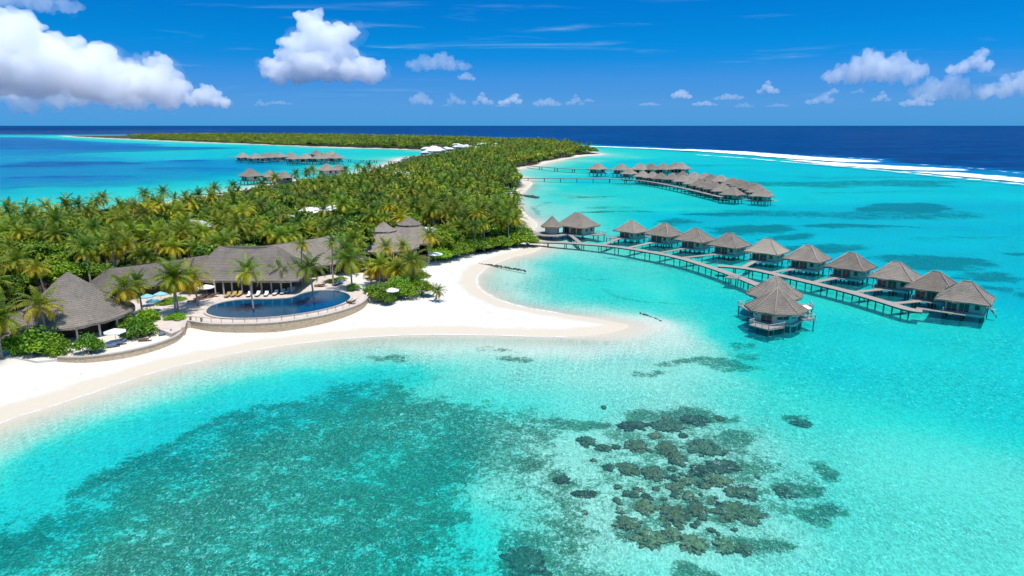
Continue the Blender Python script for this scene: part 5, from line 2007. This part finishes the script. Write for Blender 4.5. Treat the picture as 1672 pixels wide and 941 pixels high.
for q in [(720, 421, 2, 8, 3.4, 0), (736, 417, 2, 8, 3.6, 1), (752, 413, 1.9, 8.5, 3.8, 2), (770, 410, 1.8, 9, 4.0, 3), (788, 406, 1.8, 9, 4.2, 0), (805, 404, 1.7, 8, 3.6, 1), (760, 404, 2, 9, 4.5, 2), (780, 398, 2, 9, 4.8, 3),
          (820, 401, 1.6, 8, 3.6, 1), (710, 412, 2, 7, 3.2, 2), (745, 405, 2, 8, 4, 0), (862, 398, 1.2, 8, 4.2, 0), (846, 398, 1.4, 11, 5.2, 1), (832, 397, 1.5, 10, 5.0, 2), (858, 390, 1.2, 9, 5.0, 3), (845, 388, 1.4, 10, 5.5, 0)]:
    bush(*q, label='bright green shrub in the belt at the back of the beach', group='shore shrub belt')


for (px, py, sc, v) in [(574, 432, 1.45, 1), (588, 424, 1.5, 3), (560, 427, 1.3, 0), (598, 420, 1.2, 2), (168, 478, 1.0, 1), (185, 476, .8, 2)]:
    q = G(px, py, 2)
    tree(q.x, q.y, 2.0, sc, v, 'large dark leafy tree between the hall and the two tiered pavilions' if px > 500 else 'leafy tree at the left end of the hall wing', 'leafy trees beside the hall' if px > 500 else 'leafy trees at the hall wing')
# --- forest fill
def jitter_points(step, dmin, dmax):
    xs, ys = [], []
    y = dmin
    while y < dmax:
        half = 40 + .80 * y
        n = int(2 * half / step)
        x = -half + (np.arange(n) + .5) * step
        xs.append(x + rng.uniform(-.48, .48, n) * step)
        ys.append(y + rng.uniform(-.48, .48, n) * step)
        y += step
    return np.concatenate(xs), np.concatenate(ys)


def in_view(x, y, z, m=60):
    c, s = math.cos(PITCH), math.sin(PITCH)
    zc = y * c - (z - CAM_H) * s
    yc = y * s + (z - CAM_H) * c
    px = 836 + F_PX * x / zc
    return (px > -m) & (px < 1672 + m)


BUILD_FOOT = [(PAV[0], PAV[1], 12.5), (p1_.x, p1_.y, 12.5), (p2_.x, p2_.y, 12), (p3_.x, p3_.y, 6.5)]
for (A, B, w) in ((H(358, 402, 12.2), H(452, 402, 12.2), 11), (H(178, 438, 9), H(338, 416, 9.2), 8), (H(405, 405, 10.6), H(545, 385, 11), 9.5)):
    for k in range(9):
        t = k / 8
        BUILD_FOOT.append((HALL0.x + A[0] + (B[0] - A[0]) * t, HALL0.y + A[1] + (B[1] - A[1]) * t, w))

# white roofed houses in the wood and the settlement on the far neck
HOUSES = []
SMALL = [(318, 368, 7, 1.0, 'wide white roofed house among the palms behind the hall'), (350, 367, 6, .55, 'small white roofed annex right of the wide white house'), (197, 392, 6, .9, 'pale roofed house half hidden in the palms at left'),
         (466, 352, 6, .8, 'white house in the clearing behind the hall'), (512, 343, 6, .9, 'white house right of the clearing in the middle wood'), (545, 338, 6, .7, 'small white house in the middle wood'),
         (655, 284, 7, 1.1, 'white house in the upper wood near the left lagoon'), (672, 290, 7, 1.0, 'white house right of its neighbour in the upper wood'), (640, 272, 7, .8, 'white hut at the far left beach'), (690, 372, 7, .9, 'white roof between the pavilions and the lone hut')]
hm = MB()


def house_mesh(seed):
    r = random.Random(seed)
    mb = MB()
    L, W, Hh, Rr = r.uniform(11, 16), r.uniform(7, 9), r.uniform(3.6, 5.5), r.uniform(2.0, 3.0)
    mb.box((0, 0, Hh / 2), (L, W, Hh), 0, 0)
    e = .7
    vs = [(-L / 2 - e, -W / 2 - e, Hh), (L / 2 + e, -W / 2 - e, Hh), (L / 2 + e, W / 2 + e, Hh), (-L / 2 - e, W / 2 + e, Hh), (-L / 2 + W * .35, 0, Hh + Rr), (L / 2 - W * .35, 0, Hh + Rr)]
    w = MB()
    w.add([(x, y, z + .01) for x, y, z in vs], [(0, 1, 5, 4), (1, 2, 5), (2, 3, 4, 5), (3, 0, 4), (3, 2, 1, 0)])
    g = MB()
    for x in (-L * .3, 0, L * .3):
        g.box((x, -W / 2 - .02, Hh * .55), (1.4, .06, 1.3))
        g.box((x, W / 2 + .02, Hh * .55), (1.4, .06, 1.3))
    return mb.mesh('wall', [M['white_wall']]), w.mesh('roof', [M['white_roof']]), g.mesh('window', [M['glass']])


HV = [house_mesh(900 + k) for k in range(5)]


def house(x, y, z, rz, sc, var, label, group):
    a, b, c = HV[var % 5]
    r = empty('white_house', (x, y, z), rz, label, 'house', group)
    r.scale = (sc,) * 3
    put('wall', a, r)
    put('roof', b, r)
    put('windows', c, r)
    BUILD_FOOT.append((x, y, 11 * sc))
    # open ground on the side of the viewer
    d = math.hypot(x, y)
    BUILD_FOOT.append((x - x / d * 10 * sc, y - y / d * 10 * sc, 10 * sc))
    BUILD_FOOT.append((x - x / d * 20 * sc, y - y / d * 20 * sc, 8 * sc))
    return r


for k, (px, py, z, sc, lab) in enumerate(SMALL):
    q = G(px, py, z)
    house(q.x, q.y, 1.9, R(random.uniform(-30, 30)), sc * .9, k, lab, 'white houses in the wood')
rr_ = random.Random(77)
for k in range(46):
    if k < 32:
        t = rr_.random()
        px = 692 + t * 140
        py = 245 - 6 * min(1, t * 2.2) - rr_.uniform(0, 5.5)
    else:
        t = rr_.random()
        px = 845 + t * 80
        py = 247 - 6.0 * t + rr_.uniform(-1.8, 1.4)
    q = G(px, py, 9)
    house(q.x, q.y, 1.9, R(rr_.uniform(-40, 40)), rr_.uniform(.6, 1.0) * (1.1 if k < 32 else .8), k, 'white roofed house in the settlement on the far neck of the island' if k < 32 else 'white roofed house in the wood near the far right beach',
          'far white settlement' if k < 32 else 'far white houses near the right beach')


def forest_points():
    X, Y, K = [], [], []
    for step, a, b, sc in ((3.9, 95, 300, 1.0), (4.8, 300, 520, 1.1), (6.4, 520, 900, 1.3), (9.0, 900, 1500, 1.6), (14, 1500, 3100, 2.0)):
        x, y = jitter_points(step, a, b)
        k = in_view(x, y, 2.0)
        x, y = x[k], y[k]
        s = sdist(SHORE, x, y)
        k = s > (5.5 if b <= 600 else 7) + rng.uniform(0, 3, len(s))
        x, y = x[k], y[k]
        for poly in (BEACH_CLEAR, RESORT_CLEAR, FAR_SPIT):
            k = sdist(poly, x, y) < 0
            x, y = x[k], y[k]
        if b > 1500:
            k = (x / y > G(225, 222).x / G(225, 222).y + rng.uniform(-.02, .03, len(x)))
            x, y = x[k], y[k]
        if b > 900:
            for poly in HOUSES_CLEAR:
                k = (sdist(poly, x, y) < 0) | (rng.random(len(x)) < .20)
                x, y = x[k], y[k]
        for fx, fy, fr_ in BUILD_FOOT:
            k = (x - fx) ** 2 + (y - fy) ** 2 > fr_ ** 2
            x, y = x[k], y[k]
        X.append(x)
        Y.append(y)
        K.append(np.full(len(x), sc))
    return np.concatenate(X), np.concatenate(Y), np.concatenate(K)


fx, fy, fk = forest_points()
# gaps: thin the wood a little where a broad noise says so
keep = np.array([mnoise.noise(Vector((a * .03, b * .03, 4.0))) > -.52 for a, b in zip(fx, fy)])
fx, fy, fk = fx[keep], fy[keep], fk[keep]
order = np.argsort(np.hypot(fx, fy))
fx, fy, fk = fx[order], fy[order], fk[order]
palmy = np.array([mnoise.noise(Vector((a * .02, b * .02, 9.0))) for a, b in zip(fx, fy)])
is_palm = rng.random(len(fx)) < np.clip(.42 + .5 * palmy, .12, .8)
fz = 2.0 * (1 - np.exp(-np.maximum(sdist(SHORE, fx, fy), 0) / 24.0)) - .05
LEFT_SHORE = Gp([(735, 250), (655, 258), (640, 264), (610, 275), (560, 288), (500, 292), (470, 296), (430, 303), (400, 309), (350, 318), (300, 327), (240, 338), (150, 346), (60, 352), (-60, 362), (-300, 385)])
low = .22 + .78 * sstep(15, 105, ldist(LEFT_SHORE, fx, fy))
fk = fk * low
is_palm &= low > .75
n_p, n_t = 0, 0
rest_p, rest_t = [], []
MAXP = 292 - PALM_N
for x, y, k, ip, z in zip(fx, fy, fk, is_palm, fz):
    if ip and n_p < MAXP:
        n_p += 1
        palm(x, y, z, random.choice((random.uniform(6, 8.5), random.uniform(8, 11.5))), random.uniform(.8, 1.3), random.randrange(5), random.uniform(0, 6.28),
             'coconut palm crowded among others in the wood behind the resort', 'palms of the near wood', nuts=False)
    elif not ip and n_t < 292:
        n_t += 1
        tree(x, y, z, random.choice((random.uniform(.45, .8), random.uniform(.8, 1.25))) * k, random.randrange(5), 'leafy green tree crowded among the palms behind the resort', 'leafy trees of the near wood')
    elif ip:
        rest_p.append((x, y, z, k))
    else:
        rest_t.append((x, y, z, k))


# the rest of the wood: countless, one object per kind
def lod_palm(seed, yellow):
    r = random.Random(seed)
    me = palm_crown_mesh(seed, nf=15, L=3.9, leaflets=6, yellow=yellow, far=True)
    for v in me.vertices:
        v.co.z += 8.2
    mb = MB()
    mb.tube([(0, 0, -.3), (.2, 0, 4), (0, 0, 8.2)], [.24, .18, .15], 5)
    bm = bmesh.new()
    bm.from_mesh(me)
    t = mb.mesh('t', [M['trunk']])
    bm.from_mesh(t)
    bm.faces.ensure_lookup_table()
    nf = len(me.polygons)
    for i in range(nf, len(bm.faces)):
        bm.faces[i].material_index = 1
    bm.to_mesh(me)
    bm.free()
    me.materials.append(M['trunk'])
    return me


def lod_tree(seed):
    bl = blobs_tree(seed, 3.0, 4.6, 7)
    return leaf_crown_mesh('grove_tree', seed, bl, 420, 1.05, 'leaf', .05, .85)


lodp = []
for k in range(4):
    me = lod_palm(1000 + k, (-.12, -.05, .03, .1)[k])
    x, y, z, s = rest_p[k * 3]
    o = put('palm_tree', me, None, (x, y, z))
    tag(o, 'coconut palm in the wood just beyond the resort trees', 'palm tree', 'palms just beyond the near wood')
    lodp.append(o)
rest_p = [q for i, q in enumerate(rest_p) if i not in (0, 3, 6, 9)]
lodt = []
for k in range(4):
    me = lod_tree(1100 + k)
    x, y, z, s = rest_t[k * 3]
    o = put('broadleaf_tree', me, None, (x, y, z))
    tag(o, 'leafy tree in the wood just beyond the resort trees', 'tree', 'leafy trees just beyond the near wood')
    lodt.append(o)
rest_t = [q for i, q in enumerate(rest_t) if i not in (0, 3, 6, 9)]


def scatter(name, pts, sources, smin, smax, zmul):
    n = len(pts)
    me = bpy.data.meshes.new(name)
    me.vertices.add(n)
    P = np.array([q[:3] for q in pts], np.float32)
    me.vertices.foreach_set('co', P.ravel())
    sc = rng.uniform(smin, smax, n) * np.array([q[3] for q in pts])
    far_ = np.hypot(P[:, 0], P[:, 1]) > 1450
    S = np.stack([sc, sc, np.where(sc > 1, 1.0 + .22 * (sc - 1), sc) * rng.uniform(zmul[0], zmul[1], n) * np.where(far_, .5, 1.0)], -1)
    Rt = np.stack([rng.uniform(-.08, .08, n), rng.uniform(-.08, .08, n), rng.uniform(0, 6.28, n)], -1)
    a = me.attributes.new('scl', 'FLOAT_VECTOR', 'POINT')
    a.data.foreach_set('vector', S.astype(np.float32).ravel())
    a = me.attributes.new('rot', 'FLOAT_VECTOR', 'POINT')
    a.data.foreach_set('vector', Rt.astype(np.float32).ravel())
    a = me.attributes.new('pick', 'INT', 'POINT')
    a.data.foreach_set('value', rng.integers(0, len(sources), n).astype(np.int32))
    o = put(name, me)
    ng = bpy.data.node_groups.new(name, 'GeometryNodeTree')
    ng.interface.new_socket(name='Geometry', in_out='INPUT', socket_type='NodeSocketGeometry')
    ng.interface.new_socket(name='Geometry', in_out='OUTPUT', socket_type='NodeSocketGeometry')
    gi_ = ng.nodes.new('NodeGroupInput')
    go_ = ng.nodes.new('NodeGroupOutput')
    jn = ng.nodes.new('GeometryNodeJoinGeometry')
    for s_ in sources:
        oi = ng.nodes.new('GeometryNodeObjectInfo')
        oi.transform_space = 'ORIGINAL'
        oi.inputs['Object'].default_value = s_
        oi.inputs['As Instance'].default_value = True
        ng.links.new(oi.outputs['Geometry'], jn.inputs[0])
    ip = ng.nodes.new('GeometryNodeInstanceOnPoints')
    ip.inputs['Pick Instance'].default_value = True

    def na(nm, dt):
        q_ = ng.nodes.new('GeometryNodeInputNamedAttribute')
        q_.data_type = dt
        q_.inputs['Name'].default_value = nm
        return q_.outputs['Attribute']
    ng.links.new(gi_.outputs[0], ip.inputs['Points'])
    ng.links.new(jn.outputs[0], ip.inputs['Instance'])
    ng.links.new(na('pick', 'INT'), ip.inputs['Instance Index'])
    ng.links.new(na('rot', 'FLOAT_VECTOR'), ip.inputs['Rotation'])
    ng.links.new(na('scl', 'FLOAT_VECTOR'), ip.inputs['Scale'])
    ng.links.new(ip.outputs[0], go_.inputs[0])
    md = o.modifiers.new('scatter', 'NODES')
    md.node_group = ng
    tag(o, kind='stuff')
    return o


o = scatter('palm_grove', rest_p, lodp, .75, 1.25, (.65, 1.35))
tag(o, 'far palms covering the island beyond the resort wood', 'palm grove')
o = scatter('woodland', rest_t, lodt, .7, 1.35, (.6, 1.2))
tag(o, 'far leafy trees and scrub covering the island beyond the resort wood', 'woodland')

# ------------------------------------------------------------------ clouds in the sky
cloud(c_tower, 520, 131, 185, 9000, .0085, 'tall bright cumulus tower standing alone left of centre', sz=.84)
cloud(c_bank, 90, 160, 310, 9000, .0065, 'largest white cloud bank at the left edge', sz=.74)
cloud(c_puff, 20, 140, 190, 9400, .0065, 'white cloud cut by the left edge behind the bank', sz=.9)
cloud(c_low, 150, 166, 240, 10200, .003, 'low hazy white cloud along the foot of the big bank', sz=1.3)
cloud(c_puff2, 235, 165, 130, 10500, .008, 'white cloud at the right foot of the big bank')
cloud(c_puff, 335, 172, 66, 12000, .009, 'small white cumulus right of the big bank')
cloud(c_low, 238, 106, 50, 10000, .0025, 'thin faint cloud above the right of the big bank', sz=1.6)
cloud(c_low, 25, 10, 150, 8000, .0025, 'cloud cut by the top left corner', sz=1.0)
cloud(c_low, 715, 112, 105, 11000, .0025, 'thin flat cloud right of the tall cumulus')
cloud(c_low, 1428, 130, 135, 10000, .005, 'flat grey white cloud at upper right', flip=True, sz=1.3)
cloud(c_low, 1545, 160, 100, 10000, .0035, 'broad low cloud group at far right', sz=1.4)
cloud(c_puff2, 1582, 118, 60, 10000, .007, 'small puffy cloud above the far right group')
cloud(c_bank, 1662, 158, 85, 10000, .004, 'white cloud cut by the right edge', flip=True)
for k, (px, py, w, v) in enumerate([(685, 169, 40, 0), (745, 170, 34, 1), (730, 173, 18, 2), (787, 170, 38, 3), (833, 170, 44, 1), (820, 174, 24, 2), (893, 172, 48, 2), (940, 171, 34, 3), (960, 166, 18, 0), (1110, 160, 34, 0), (1190, 162, 46, 2), (1252, 152, 36, 3),
                       (1338, 169, 44, 1), (1362, 152, 16, 0), (1440, 165, 28, 3), (1495, 172, 44, 2), (1510, 164, 26, 0), (455, 170, 40, 2), (425, 173, 24, 3), (1400, 152, 22, 1), (1150, 172, 40, 2), (1060, 172, 36, 2), (1215, 175, 30, 2), (1270, 174, 34, 2), (760, 130, 30, 0), (575, 130, 60, 2)]):
    cloud((c_puff, c_puff2, c_low, c_mini)[v], px, py, w, 14000 + 300 * (k % 5), random.choice((.0025, .0035, .005)), 'small white puff in the line of low clouds over the horizon', 'small low clouds over the horizon', flip=random.random() < .5, sz=random.uniform(.5, 1.05), veil=.2)
